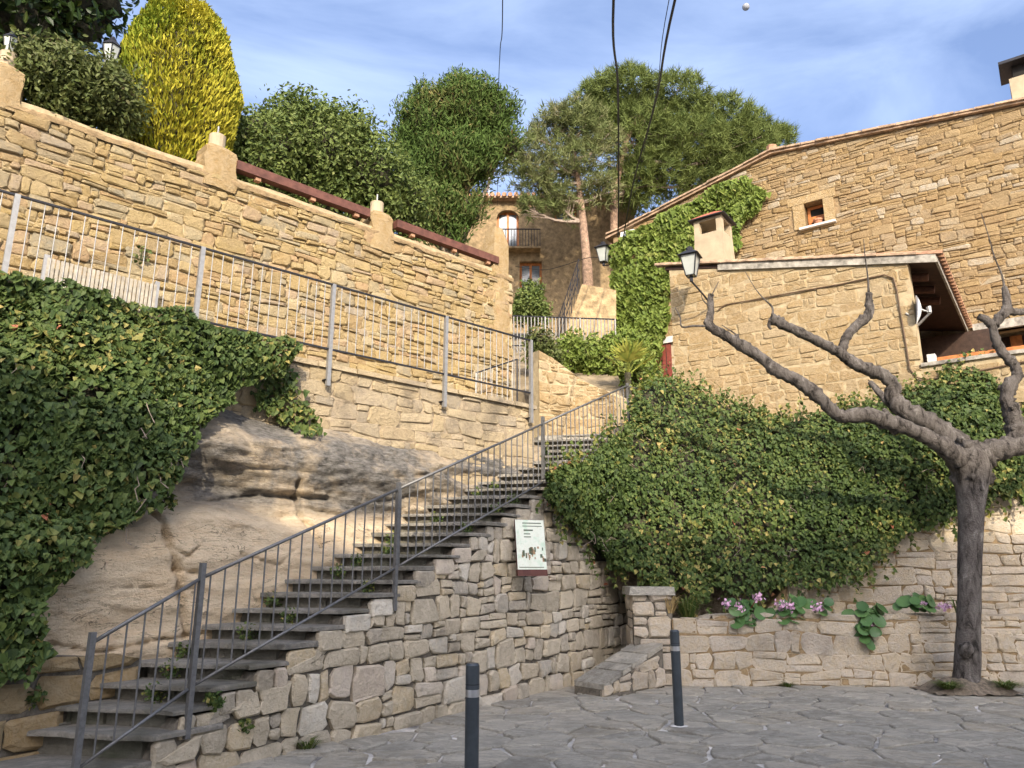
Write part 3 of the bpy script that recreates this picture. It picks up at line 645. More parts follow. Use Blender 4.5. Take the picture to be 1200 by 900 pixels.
fw = thing('terrace_wall', 'weathered grey masonry wall standing on the rock below the upper fence', 'wall', FEN.at(4, 3.2))
FE = 7.95
def fw_bot(t): return interp([(-3.5, 3.25), (1.5, 3.3), (3.5, 3.22), (5.2, 3.0), (6.2, 2.7), (6.8, 2.3), (8, 2.2)], t)
fw_map = lambda u, v, w_: FEN.at(u, v, w_)
wall_core(fw, fw_map, -3.5, FE, lambda t: fw_bot(t) - .2, lambda t: PATH_Z - .05, .35, 'mortar_grey', n=50)
rubble(fw, fw_map, 0.6, FE, fw_bot, lambda t: PATH_Z - .06, (0.18, 0.30), (0.28, 0.62), 'grey_masonry', gap=.005, proud=.018, bev=.010, seed=31, split=.45, wob=.09)
for i, t in enumerate([x * .62 for x in range(-4, 13)]):
    mb = MB(); a, b_ = t + .01, min(t + .61, FE + .03)
    mb.hexa([FEN.at(a, PATH_Z - .06, .07), FEN.at(b_, PATH_Z - .06, .06), FEN.at(b_, PATH_Z - .06, -.3), FEN.at(a, PATH_Z - .06, -.3)],
            [FEN.at(a, PATH_Z + .015, .06), FEN.at(b_, PATH_Z + .01, .05), FEN.at(b_, PATH_Z + .02, -.3), FEN.at(a, PATH_Z + .02, -.3)], (i * .37) % 1); mb.build('coping', 'grey_masonry', fw)
# loose masonry at the foot of the rock, beside the first steps
lw = thing('toe_wall', 'few yellow squared stones at the foot of the rock by the lowest step', 'wall', FEN.at(.3, .2, foot(.3)))
tw_map = lambda u, v, w_: FEN.at(u, v, w_ + foot(u) * 1.0 + .10)
wall_core(lw, tw_map, -1.2, 1.45, lambda u: GZ, lambda u: .95 - .12 * u, .3, 'mortar_dark', n=8)
rubble(lw, tw_map, -1.2, 1.45, lambda u: GZ, lambda u: .95 - .12 * u, (.2, .3), (.35, .6), 'annex_stone', gap=.012, proud=.04, bev=.03, seed=34, split=.2)

# ---- path behind the fence
mb = MB(); mb.hexa([FEN.at(-3.5, PATH_Z - .4, -.3), FEN.at(8.0, PATH_Z - .4, -.3), FEN.at(8.7, PATH_Z - .4, -2.2), FEN.at(-3.5, PATH_Z - .4, -2.2)],
                   [FEN.at(-3.5, PATH_Z, -.3), FEN.at(8.0, PATH_Z, -.3), FEN.at(8.7, PATH_Z, -2.2), FEN.at(-3.5, PATH_Z, -2.2)])
struct(mb.build('path', 'mortar_pave'))
mb = MB(); q = [(0.5, 14.45), (2.45, 14.15), (2.9, 15.4), (2.3, 16.0), (0.1, 15.4)]
mb.hexa([Vector((x, y, 3.3)) for x, y in q], [Vector((x, y, 4.14)) for x, y in q]); struct(mb.build('landing', 'flagstone'))

# ---- upper fence
fence = thing('upper_fence', 'pale galvanised baluster fence along the path at the foot of the high wall', 'fence', FEN.at(4, PATH_Z, .1))
FZ0, FZ1 = 4.60, 5.56
fdir = math.atan2(FEN.d.y, FEN.d.x); W = .10
ts = [-2.6, FEN.off(W).uv(22, 222)[0], FEN.off(W).uv(238, 290)[0], FEN.off(W).uv(391, 338)[0], FEN.off(W).uv(523, 375)[0], FEN.off(W).uv(622, 405)[0]]
for t in ts:
    mb = MB(); mb.box(FEN.at(t, (FZ1 + 4.08) / 2, W), (.055, .055, FZ1 + .02 - 4.08), fdir); mb.build('post', 'galvanised', fence)
    mb = MB(); mb.box(FEN.at(t, 4.16, W / 2), (.10, W, .012), fdir); mb.build('bracket', 'dark_metal', fence)
for a, b_ in zip(ts, ts[1:]):
    for zz, nm in ((FZ1, 'top_rail'), (FZ0, 'bottom_rail')):
        mb = MB(); c0 = (FEN.at(a, zz, W) + FEN.at(b_, zz, W)) / 2; mb.box(c0, (b_ - a - .055, .036, .022), fdir); mb.build(nm, 'dark_metal', fence)
    n = max(2, round((b_ - a) / .135))
    for i in range(1, n):
        t = lerp(a, b_, i / n); mb = MB(); mb.tube([FEN.at(t, FZ0, W), FEN.at(t, FZ1, W)], .0068, n=6, cap=False); mb.build('baluster', 'galvanised', fence, smooth=True)
# return railing at the end of the path
rr = thing('path_handrail', 'short sloping handrail with dark post behind the end of the upper fence', 'railing', UPW.at(7.2, PATH_Z, .35))
p0 = UPW.off(.45).hit(558, 437); p1 = UPW.off(.45).hit(606, 421)
mb = MB(); mb.tube([p0, p1], .016, n=6); mb.build('top_rail', 'dark_metal', rr)
for i in range(9):
    q = p0.lerp(p1, i / 8); mb = MB(); mb.tube([Vector((q.x, q.y, PATH_Z)), q], .016 if i in (0, 8) else .008, n=6); mb.build('post' if i in (0, 8) else 'baluster', 'dark_metal' if i == 8 else 'galvanised', rr)

# ================================================================== high garden wall
hw = thing('garden_wall', 'high sunlit honey coloured rubble wall holding up the garden behind the fence', 'wall', UPW.at(4, PATH_Z))
UE = UPW.uv(600, 350)[0]
def hw_top(u): return 7.62 + .04 * noise.noise(Vector((u * 1.5, 0, 3)))
hw_map = lambda u, v, w_: UPW.at(u, v, w_ + .02 * noise.noise(Vector((u * .5, 0, 12))))
wall_core(hw, hw_map, -3.5, UE, lambda u: PATH_Z - .2, hw_top, .5, 'mortar_annex', n=60)
rubble(hw, hw_map, -1.6, UE, lambda u: PATH_Z - .02, lambda u: hw_top(u) - .12, (.10, .22), (.16, .50), 'upper_stone', gap=.004, proud=.04, bev=.014, seed=41, split=.5, wob=.09, amp=.035)
mb = MB(); mb.grid(lambda a, b_: UPW.at(lerp(-3.5, UE, a), interp([(0, 7.46), (.35, 7.56), (.55, 7.68), (1, 7.70)], b_) + .03 * fbm(a * 26, b_ * 3, 1), lerp(.05, -.5, max(0, (b_ - .3) / .7)) + .02 * fbm(a * 30, b_ * 5, 6)), 200, 8)
mb.build('coping', 'mortar_warm', hw, smooth=True)
def pillar(px, pyb, pyt, wpx, name, cyl=True, plane=UPW, topz=None):
    c0 = plane.hit(px, pyb); zt = plane.hit(px, pyt).z; D = (c0 - Vector((0, 0, CZ))).length; wd = wpx * D / F * .9
    mb = MB(); N = 8
    def ring(z, k): 
        r = []
        for i in range(12):
            a = 2 * math.pi * (i + .5) / 12; x = math.cos(a); y = math.sin(a); m_ = max(abs(x), abs(y)) ** .75
            q = c0.xy - plane.n * (wd * .4) + plane.d * (x / m_ * wd * .5 * k) + plane.n * (y / m_ * wd * .5 * k)
            r.append(Vector((q.x, q.y, z)) + Vector((1, 1, .5)) * (.05 * noise.noise(Vector((q.x * 5, q.y * 5, z * 5)))))
        return r
    rows = [ring(lerp(c0.z - .25, zt, i / N), (1.08, 1.08, 1.06, 1.04, 1.02, 1.0, .98, .96, .62)[i]) for i in range(N + 1)]
    vs = [q for r_ in rows for q in r_]
    mb.add(vs, [(j * 12 + i, j * 12 + (i + 1) % 12, (j + 1) * 12 + (i + 1) % 12, (j + 1) * 12 + i) for j in range(N) for i in range(12)] + [tuple(N * 12 + i for i in range(12))])
    o = mb.build('pillar', 'annex_stone', hw, smooth=False)
    if cyl:
        cc = Vector((c0.x - plane.n.x * wd * .4, c0.y - plane.n.y * wd * .4, zt))
        mb = MB(); mb.tube([cc - Vector((0, 0, .05)), cc + Vector((0, 0, .24))], wd * .24, n=14); mb.build('pillar_cap', 'render_cream', o, smooth=False)
        mb = MB(); mb.tube([cc + Vector((0, 0, .2)), cc + Vector((0, 0, .42))], .014, n=6); mb.build('finial', 'galvanised', o)
    return o
pillar(256, 205, 168, 40, 'pillar'); pillar(447, 280, 247, 36, 'pillar'); pillar(4, 108, 72, 34, 'pillar')
pillar(586, 405, 266, 30, 'pillar', cyl=False)
for k, (a, b_) in enumerate((((276, 197), (431, 256)), ((463, 266), (582, 318)))):
    p0 = UPW.off(.0).hit(*a); p1 = UPW.off(.0).hit(*b_); p1.z = p0.z = 7.82
    bt = thing('garden_beam', ('long reddish brown beam lying between the two capped pillars on the high garden wall', 'reddish brown beam from the second capped pillar to the end of the garden wall')[k], 'beam', p0)
    mb = MB(); mb.tube([p0, p1], .075, n=4, square=(1, 0)); mb.build('beam', 'rust_beam', bt)
    for f in (.15, .55, .9):
        q = p0.lerp(p1, f); mb = MB(); mb.box(q - Vector((0, 0, .09)), (.09, .09, .10), fdir); mb.build('bearer', 'terracotta', bt)
# pale slatted panel standing against the high wall
sp = thing('slatted_panel', 'low pale slatted panel standing against the high wall behind the fence', 'panel', UPW.at(0, PATH_Z, .3))
SPL = UPW.off(.25); ua = SPL.uv(55, 302)[0]; ub = SPL.uv(183, 345)[0]; zt = SPL.uv(55, 302)[1]
n = 26
for i in range(n):
    u = lerp(ua, ub, (i + .5) / n); mb = MB(); mb.box(SPL.at(u, (zt - .03 * (i / n) + PATH_Z + .12) / 2), ((ub - ua) / n * .72, .03, zt - PATH_Z - .12), fdir); mb.build('slat', 'slat_paint', sp)
for zz in (PATH_Z + .22, zt - .15):
    mb = MB(); mb.box(SPL.at((ua + ub) / 2, zz, -.03), (ub - ua + .04, .03, .07), fdir); mb.build('cross_rail', 'slat_paint', sp)
for u in (ua, ub):
    mb = MB(); mb.box(SPL.at(u, (PATH_Z + zt) / 2 + .02, -.02), (.06, .06, zt - PATH_Z + .04), fdir); mb.build('post', 'galvanised', sp)
# garden ground behind the wall
mb = MB(); g0 = [UPW.at(-4, 0, -.45).xy, UPW.at(UE, 0, -.45).xy, Vector((-.4, 22)), Vector((-2.2, 60)), Vector((-45, 60)), Vector((-30, 5))]
mb.hexa([Vector((q.x, q.y, GZ)) for q in g0], [Vector((q.x, q.y, GARD_Z)) for q in g0]); struct(mb.build('garden_ground', 'soil'))

# ================================================================== right: corner pier, sloping ledge, planter wall, bank
pier = thing('corner_pier', 'squat stone pier with a flat slab on top at the end of the stair wall', 'pier', (2.15, 12.2, GZ))
PX0, PX1, PY0 = 1.86, 2.46, 11.95
pf = VPlane((PX0, PY0), (1, 0.0)); wall_core(pier, pf.at, 0, PX1 - PX0, lambda u: GZ - .05, lambda u: 1.22, .7, 'mortar_dark', n=3)
rubble(pier, pf.at, 0, PX1 - PX0, lambda u: GZ, lambda u: 1.22, (.2, .32), (.3, .5), 'planter_stone', gap=.012, proud=.03, seed=51, split=.2, wob=.06)
pl = VPlane((PX0, PY0), (0, 1)); pl.n = Vector((-1, 0)); rubble(pier, pl.at, 0, .7, lambda u: GZ, lambda u: 1.22, (.2, .32), (.3, .5), 'planter_stone', gap=.012, proud=.02, seed=52, split=.2, wob=.06)
mb = MB(); mb.hexa([Vector((x, y, 1.22)) for x, y in ((PX0 - .06, PY0 - .08), (PX1 + .05, PY0 - .06), (PX1 + .05, PY0 + .75), (PX0 - .06, PY0 + .75))], [Vector((x, y, 1.34)) for x, y in ((PX0 - .04, PY0 - .06), (PX1 + .04, PY0 - .05), (PX1 + .02, PY0 + .75), (PX0 - .04, PY0 + .75))]); mb.build('cap_slab', 'flagstone', pier)
ledge = thing('sloping_ledge', 'low sloping stone ledge topped with grey slabs leading up to the pier', 'ledge', (1.4, 11.5, GZ))
La, Lb = Vector((.95, 11.2)), Vector((1.98, 12.1)); Ld = (Lb - La).normalized(); Ln = Vector((Ld.y, -Ld.x))
def led(f, g): return La.lerp(Lb, f) + Ln * (g * .52 - .10)
def ledz(f): return lerp(.06, .52, f)
mb = MB(); mb.hexa([Vector((*led(f, g), GZ - .02)) for f, g in ((0, 0), (0, 1), (1, 1), (1, 0))], [Vector((*led(f, g), ledz(f) - .05)) for f, g in ((0, 0), (0, 1), (1, 1), (1, 0))]); mb.build('core', 'mortar_dark', ledge)
for (f0, f1, g0_, g1_) in ((0, .30, .0, 1), (.31, .46, 0, .5), (.31, .46, .52, 1), (.47, .72, 0, 1.0), (.73, 1, .0, .45), (.73, 1, .47, 1)):
    mb = MB(); c4 = ((f0, g0_), (f0, g1_ + .05), (f1 - .02, g1_ + .05), (f1 - .02, g0_ + .02))
    mb.hexa([Vector((*led(f, g), ledz(f) - .05)) for f, g in c4], [Vector((*led(f, g), ledz(f) + .02)) for f, g in c4], (f0 * 3.3 + g0_) % 1); mb.build('slab', 'flagstone', ledge)
Lp = VPlane(tuple(led(0, 1)), tuple(Ld)); Ll = (Lb - La).length
rubble(ledge, Lp.at, 0, Ll, lambda u: GZ, lambda u: ledz(u / Ll) - .06, (.16, .3), (.25, .45), 'planter_stone', gap=.01, proud=.03, seed=54, split=.2)

PLY = 11.9; PLW = VPlane((PX1, PLY), (1, 0))
pw = thing('planter_wall', 'low tan rubble wall edging the flower bed in front of the ivy bank', 'wall', (5.5, PLY, GZ))
def pw_top(u): return 0.93 + .03 * noise.noise(Vector((u * 1.1, 7, 0))) - (.06 if u < .6 else 0)
wall_core(pw, PLW.at, -.02, 7.6, lambda u: GZ - .05, lambda u: pw_top(u) - .01, .34, 'mortar_warm', n=40)
rubble(pw, PLW.at, 0, 7.6, lambda u: GZ, pw_top, (.17, .30), (.24, .62), 'planter_stone', gap=.005, proud=.02, bev=.012, seed=61, split=.42, wob=.09, amp=.04)
tp = lambda u, v, w_: Vector((PX1 + u, PLY + v, pw_top(u) + w_ * .6 - .005))
rubble(pw, tp, 0, 7.6, lambda u: .0, lambda u: .34, (.34, .345), (.25, .55), 'planter_stone', gap=.012, proud=.02, bev=.012, seed=62, split=0, amp=0)
mb = MB(); mb.grid(lambda a, b_: Vector((lerp(PX1, 10, a), lerp(PLY + .3, 12.9, b_), .86 + .05 * fbm(a * 20, b_ * 3))), 50, 6); struct(mb.build('flower_bed', 'soil'))

# retaining wall behind the bed (bare at the right end)
RWY = 12.75; RW = VPlane((4.2, RWY), (1, 0))
rw = thing('retaining_wall', 'tan rubble retaining wall showing below the ivy behind the bare tree', 'wall', (7, RWY, .8))
wall_core(rw, RW.at, 0, 6.0, lambda u: .6, lambda u: interp([(0, 1.0), (1.0, 2.0), (2.2, 2.75), (6, 3.0)], u), .5, 'mortar_warm', n=24)
rubble(rw, RW.at, 0, 6.0, lambda u: .86, lambda u: interp([(0, 1.0), (1.0, 2.0), (2.2, 2.75), (6, 3.0)], u), (.18, .34), (.3, .8), 'planter_stone', gap=.005, proud=.03, bev=.014, seed=65, split=.5, wob=.1, amp=.05)

# ivy bank
BT = [((630, 582), (642, 570), 0), ((662, 624), (690, 532), 0), ((702, 664), (730, 500), 0), ((742, 692), (754, 458), 1), ((800, 716), (800, 453), 1), ((870, 712), (855, 480), 1),
      ((960, 704), (905, 495), 1), ((1010, 684), (965, 489), 1), ((1050, 648), (1010, 478), 1), ((1110, 614), (1085, 456), 1), ((1160, 600), (1135, 436), 1), ((1205, 592), (1200, 440), 1), ((1330, 590), (1320, 436), 1)]
TYS = [0, 0, 0, 14.3, 14.9, 14.7, 14.4, 14.15, 13.95, 13.65, 13.45, 13.3, 13.0]
BB = []; TT = []
for i, (a, b_, m_) in enumerate(BT):
    if m_ == 0: BB.append(WST.off(.06).hit(*a)); TT.append(STR.off((-.02, .02, .06)[i]).hit(*b_))
    else: BB.append(atY(a[0], a[1], 12.62 if i > 3 else 12.5)); TT.append(atY(b_[0], b_[1], TYS[i]))
def cat(pts, x):
    x = min(max(x, 0), len(pts) - 1.0001); i = int(x); f = x - i
    p0, p1, p2, p3 = pts[max(i - 1, 0)], pts[i], pts[i + 1], pts[min(i + 2, len(pts) - 1)]
    return .5 * ((2 * p1) + (p2 - p0) * f + (2 * p0 - 5 * p1 + 4 * p2 - p3) * f * f + (3 * p1 - p0 - 3 * p2 + p3) * f ** 3)
def bank0(a, t, lump=1.0):
    x = a * (len(BB) - 1); B_ = cat(BB, x); T_ = cat(TT, x)
    k = t * t * .8 + t * .2
    p = Vector((lerp(B_.x, T_.x, lerp(t, k, .5)), lerp(B_.y, T_.y, k), lerp(B_.z, T_.z, t)))
    e = min(1, t * 6, (1 - t) * 6 + .3)
    out = .08 + lump * (.17 * max(-.4, fbm(p.x * .75, p.z * .85, 3, 2)) + .11 * fbm(p.x * 2.1, p.z * 2.3, 7, 2)) * e * min(1, .25 + x * .25) + .06 * math.sin(math.pi * t) * min(1, x * .4)
    dirn = Vector((.55, -.8, .2)) if x < 2.5 else Vector((.1, -.95, .3))
    return p + dirn.normalized() * out
def bank(a, t):
    p = bank0(a, t); e = .006
    du = bank0(min(1, a + e), t) - bank0(max(0, a - e), t); dv = bank0(a, min(1, t + .012)) - bank0(a, max(0, t - .012))
    n = du.cross(dv).normalized()
    if n.y > 0: n = -n
    return p, n
ivy = thing('ivy_bank', 'dense dark green ivy covering the bank below the small annex, beside the steps', 'ivy', (4.5, 12.5, .9))
mb = MB(); mb.grid(lambda a, t: bank0(a, lerp(.10, 1, t)) + Vector((0, .07, -.02)), 150, 46)
def ext(a, t):
    q = bank0(a, 1) + Vector((0, .07, -.02)); x = a * (len(BB) - 1); k = min(1, max(0, (x - 1.5) / 1.5))
    return q + Vector((.9 * (1 - k) * t, 3.4 * t * k, (.12 * k + .0) * t))
mb.build('shade_underlay', 'twig_and_core_shade', ivy, smooth=True)  # dark sheet closing gaps under the leaves; its colour stands for shade
mb = MB(); mb.grid(lambda a, t: ext(lerp(3.2 / 12, 1, a), t), 60, 6); struct(mb.build('bank_top', 'earth', None, smooth=True))
mb = MB(); mb.grid(lambda a, t: bank0(a, t) + Vector((-.25 if a < .2 else 0, .45, -.12)), 60, 20); struct(mb.build('bank_soil', 'soil', None, smooth=True))
rng = random.Random(71)
def edge_rej(a, t):
    x = a * 30
    return t < .05 + .06 * fbm(x * .9, 1, 1, 3) or t > .985 + .05 * fbm(x * 1.2, 9, 1, 3)
ivy_over(ivy, bank, 54000, .060, rng, reject=edge_rej, spread_=.17)
mb = MB()                               # wandering shoots along the top edge and lower fringe
for i in range(420):
    a = rng.random(); up = rng.random() < .75
    p, n = bank(a, .97 if up else .06); q = p
    for k in range(rng.randint(3, 9)):
        q = q + Vector((rng.uniform(-.05, .05), rng.uniform(-.05, .03), rng.uniform(.02, .075) * (1 if up else -1)))
        add_leaf(mb, q, rvec(rng) + Vector((0, -.7, .5)), Vector((rng.uniform(-1, 1), 0, -.6)), rng.uniform(.05, .085), min(1, max(0, rng.gauss(.55, .2))))
mb.build('trailing_shoots', 'ivy_leaf', ivy, kind='stuff')

mb = MB()
for i in range(130):
    p, n = bank(rng.uniform(.1, 1), rng.uniform(.1, .9)); pts = [p + n * .05]
    for k in range(7): pts.append(pts[-1] + Vector((rng.uniform(-.12, .12), rng.uniform(-.03, .02), rng.uniform(-.13, .07))) + n * rng.uniform(-.01, .03))
    mb.tube(pts, .0045, n=4)
mb.build('stems', 'grey_twig', ivy, kind='stuff')
# ================================================================== left ivy over the rock
IVP = [(-330, 200), (-60, 300), (0, 322), (60, 338), (140, 356), (230, 380), (300, 398), (352, 408), (340, 430), (300, 440), (272, 470), (240, 500), (212, 540), (196, 575), (160, 610), (120, 632), (82, 655), (60, 690), (42, 720), (30, 770), (8, 800), (-60, 815), (-330, 850)]
ivp = [FEN.off(.6).uv(*q) if q[0] < -100 else FEN.off(.25 if q[1] < 420 else .6 if q[1] < 520 else 1.05).uv(*q) for q in IVP]
lt0, lt1 = -3.0, max(q[0] for q in ivp); lz0, lz1 = min(q[1] for q in ivp), 4.55
def ivl0(t, z):
    o = rock_off(t, min(z, 3.3)) * (1 if z < 3.3 else .8)
    o = max(o, interp([(0, 1.1), (2, 1.0), (3.0, .85), (3.8, .50), (4.3, .24), (4.55, .12)], z) * max(0, min(1, (3.6 - t) / 2.2)))
    return FEN.at(t, z, o + .10 + .16 * max(-.4, fbm(t * .9, z * 1.0, 4, 2)) + .08 * fbm(t * 2.6, z * 2.8, 8, 2))
def ivl(a, b_):
    t, z = lerp(lt0, lt1, a), lerp(lz0, lz1, b_); p = ivl0(t, z); e = .03
    n = (ivl0(t + e, z) - ivl0(t - e, z)).cross(ivl0(t, z + e) - ivl0(t, z - e)).normalized()
    if n.y > 0: n = -n
    return p, n
def ivl_rej(a, b_):
    t, z = lerp(lt0, lt1, a), lerp(lz0, lz1, b_)
    return not inpoly(t + .13 * fbm(t * 2, z * 2, 2, 3), z + .10 * fbm(t * 2, z * 2, 9, 3), ivp)
livy = thing('hanging_ivy', 'thick green ivy curtain hanging over the rock below the upper fence', 'ivy', FEN.at(-.5, 0, 1.2))
rng = random.Random(81)
mb = MB(); NU, NV = 90, 80
idx = {}
for j in range(NV):
    for i in range(NU):
        a, b_ = (i + .5) / NU, (j + .5) / NV
        t, z = lerp(lt0, lt1, a), lerp(lz0, lz1, b_)
        if inpoly(t + .12, z - .05, ivp) and inpoly(t, z, ivp):
            q = []
            for (ii, jj) in ((i, j), (i + 1, j), (i + 1, j + 1), (i, j + 1)):
                if (ii, jj) not in idx:
                    p = ivl0(lerp(lt0, lt1, ii / NU), lerp(lz0, lz1, jj / NV)); idx[ii, jj] = len(mb.v); mb.v.append(p - Vector((FEN.n.x, FEN.n.y, 0)) * .06)
                q.append(idx[ii, jj])
            mb.f.append(tuple(q)); mb.t.append(.5)
mb.build('shade_underlay', 'twig_and_core_shade', livy, smooth=True)  # dark backing behind the leaves, shade between them put into its colour
ivy_over(livy, ivl, 44000, .062, rng, reject=ivl_rej, spread_=.15)
mb = MB()
for i in range(60):                     # dead looping stems
    t = rng.uniform(-1.0, 2.0); z = rng.uniform(2.0, 3.6)
    if ivl_rej((t - lt0) / (lt1 - lt0), (z - lz0) / (lz1 - lz0)): continue
    p, n = ivl((t - lt0) / (lt1 - lt0), (z - lz0) / (lz1 - lz0)); pts = [p + n * .02]
    for k in range(6): pts.append(pts[-1] + Vector((rng.uniform(-.09, .09), rng.uniform(-.05, .02), rng.uniform(-.14, .05))) + n * rng.uniform(-.005, .03))
    mb.tube(pts, .005, n=4)
mb.build('stems', 'grey_twig', livy, kind='stuff')
# small ivy patch on the masonry, to the right of the curtain
rng = random.Random(82)
pivy = thing('ivy_patch', 'small sparse ivy patch on the masonry below the fence, apart from the curtain', 'ivy', FEN.at(3.3, 3.2, .1))
pp = [FEN.off(.2).uv(*q) for q in ((300, 440), (345, 430), (372, 480), (378, 512), (350, 514), (330, 490), (302, 482))]
u0_, u1_ = min(q[0] for q in pp), max(q[0] for q in pp); v0_, v1_ = min(q[1] for q in pp), max(q[1] for q in pp)
def pat(a, b_):
    t, z = lerp(u0_, u1_, a), lerp(v0_, v1_, b_); return FEN.at(t, z, max(.03, rock_off(t, z)) + .03), Vector((FEN.n.x, FEN.n.y, .15))
ivy_over(pivy, pat, 420, .075, rng, spread_=.10, reject=lambda a, b_: not inpoly(lerp(u0_, u1_, a) + .1 * fbm(a * 5, b_ * 5), lerp(v0_, v1_, b_), pp))

# ================================================================== walls with real openings
def wall_holes(parent, mapf, u0, u1, bot, top, depth, mat, holes, name='wall'):
    cuts = sorted({u0, u1} | {h[0] for h in holes} | {h[1] for h in holes})
    for a, b_ in zip(cuts, cuts[1:]):
        h = [q for q in holes if q[0] <= a + 1e-6 and q[1] >= b_ - 1e-6]
        n = max(1, int((b_ - a) / .5))
        if not h: wall_core(parent, mapf, a, b_, bot, top, depth, mat, name, n)
        else:
            c_, d_ = h[0][2], h[0][3]
            if c_ > bot(a) + .02: wall_core(parent, mapf, a, b_, bot, lambda u: c_, depth, mat, name, 1)
            wall_core(parent, mapf, a, b_, lambda u: d_, top, depth, mat, name, n)
def pbox(plane, u0, u1, v0, v1, w0, w1, mat, parent, name):
    mb = MB(); mb.hexa([plane.at(u0, v0, w0), plane.at(u1, v0, w0), plane.at(u1, v0, w1), plane.at(u0, v0, w1)], [plane.at(u0, v1, w0), plane.at(u1, v1, w0), plane.at(u1, v1, w1), plane.at(u0, v1, w1)])
    return mb.build(name, mat, parent)

# ------------------------------------------------------------------ big gable house
hl = HOU.uv(719, 276); ha = HOU.uv(905, 180); hr = HOU.uv(1200, 121)
hsl = (hr[1] - ha[1]) / (hr[0] - ha[0]); HR = hr[0] + 3.5
def h_top(u): return interp([hl, ha, (HR, ha[1] + hsl * (HR - ha[0]))], u)
house = thing('gable_house', 'big honey stone house with a plain gable wall and one small window', 'house', HOU.at(ha[0], 5.0))
wu0, wu1 = HOU.uv(943, 250)[0], HOU.uv(966, 250)[0]; wv0, wv1 = HOU.uv(955, 264)[1], HOU.uv(955, 236)[1]
ou0 = HOU.uv(1142, 400)[0]; ov0, ov1 = HOU.uv(1180, 420)[1], HOU.uv(1180, 385)[1]
holes = [(wu0, wu1, wv0, wv1), (ou0, HR - .4, ov0, ov1)]
wall_holes(house, HOU.at, hl[0], HR, lambda u: 4.5, lambda u: h_top(u) - .06, .45, 'mortar_warm', holes)
pbox(HOU, hl[0], HR, 4.5, hl[1] - .3, -.9, -9, 'render_ochre', house, 'rear_wall')
ANXL = ANX.uv(785, 330)[0]
UJ = ANX.uv(1064, 315)[0]
_rz0, _rz1 = ANX.uv(786, 314)[1], ANX.uv(1063, 303)[1]
def anx_roof(u): return _rz0 + (_rz1 - _rz0) / (UJ - ANXL) * (u - ANXL)
def hkeep(u, v):
    q = HOU.at(u, v); D = q.y * _c + (q.z - CZ) * _s; px = 600 + F * q.x / D; py = 450 - F * (-q.y * _s + (q.z - CZ) * _c) / D
    return not (785 < px < 1090 and py > 322) and not (px > 1090 and py > 440) and not (px < 775 and py > 300 and py < 395)
lw_ = .32
rh = holes + [(wu0 - lw_, wu1 + lw_ * .9, wv0 - .05, wv1 + .01), (wu0 - .45, wu1 + .35, wv1, wv1 + .27)]
rubble(house, HOU.at, hl[0], HR, lambda u: 5.5, lambda u: h_top(u) - .07, (.13, .24), (.2, .62), 'house_stone', gap=.004, proud=.03, bev=.013, holes=rh, keep=hkeep, seed=101, split=.5, wob=.08, amp=.03)
pbox(HOU, wu0 - .45, wu1 + .35, wv1 + .01, wv1 + .26, -.3, .045, 'annex_stone', house, 'lintel')
pbox(HOU, wu0 - lw_, wu0, wv0 - .02, wv1, -.3, .04, 'annex_stone', house, 'jamb'); pbox(HOU, wu1, wu1 + lw_ * .9, wv0 - .02, wv1, -.3, .042, 'annex_stone', house, 'jamb')
pbox(HOU, wu0 - .16, wu1 + .30, wv0 - .09, wv0 - .025, -.2, .16, 'concrete_pale', house, 'sill')
wnd = pbox(HOU, wu0 + .01, wu1 - .01, wv0, wv1 - .01, -.36, -.32, 'dark_void', house, 'window')
pbox(HOU, wu0 + .02, wu1 - .02, wv0 + .22, wv0 + .40, -.30, -.26, 'orange_wood', wnd, 'shutter_rail')
pbox(HOU, wu0 + .02, wu0 + .10, wv0, wv1 - .02, -.31, -.27, 'orange_wood', wnd, 'frame'); pbox(HOU, wu0 + .02, wu1 - .02, wv1 - .10, wv1 - .02, -.312, -.272, 'orange_wood', wnd, 'frame')
mb = MB(); c0 = HOU.at((wu0 + wu1) / 2 + .06, wv0 - .02, -.12)
mb.tube([c0, c0 + Vector((0, 0, .16)), c0 + Vector((0, 0, .17)), c0 + Vector((0, 0, .22))], [.09, .13, .15, .15], n=12)
tag(rebase(mb.build('flower_pot', 'pot_clay', None, smooth=False), c0), 'round clay pot standing on the sill of the small gable window', 'flower pot')
# roof planes and verge
def roof_pt(u, w_, dz=0): q = HOU.at(u, h_top(u) + dz, w_); return q
for (a, b_) in ((hl[0] - .25, ha[0]), (ha[0], HR + .2)):
    za = h_top(max(a, hl[0])) - (.06 if a < hl[0] else 0)
    mb = MB(); mb.hexa([HOU.at(a, za - .055, .14), HOU.at(b_, h_top(min(b_, HR)) - .055, .14), HOU.at(b_, h_top(min(b_, HR)) - .055, -9.2), HOU.at(a, za - .055, -9.2)],
                       [HOU.at(a, za + .02, .14), HOU.at(b_, h_top(min(b_, HR)) + .02, .14), HOU.at(b_, h_top(min(b_, HR)) + .02, -9.2), HOU.at(a, za + .02, -9.2)]); mb.build('roof', 'roof_tile', house)
rng = random.Random(103); u = hl[0] - .2
while u < HR:
    wd = rng.uniform(.34, .5); b_ = min(u + wd, HR)
    if u < ha[0] < b_: b_ = ha[0]
    za, zb = h_top(u) + .02, h_top(b_) + .02; j = rng.uniform(.0, .03); e = rng.uniform(.0, .05)
    mb = MB(); mb.hexa([HOU.at(u, za, .17 + e), HOU.at(b_, zb, .17 + e), HOU.at(b_, zb, -.4), HOU.at(u, za, -.4)], [HOU.at(u, za + .05 + j, .16 + e), HOU.at(b_, zb + .055 + j * .3, .16 + e), HOU.at(b_, zb + .06, -.4), HOU.at(u, za + .06, -.4)], rng.random())
    mb.build('verge_tile', 'roof_tile', house); u = b_ + .012
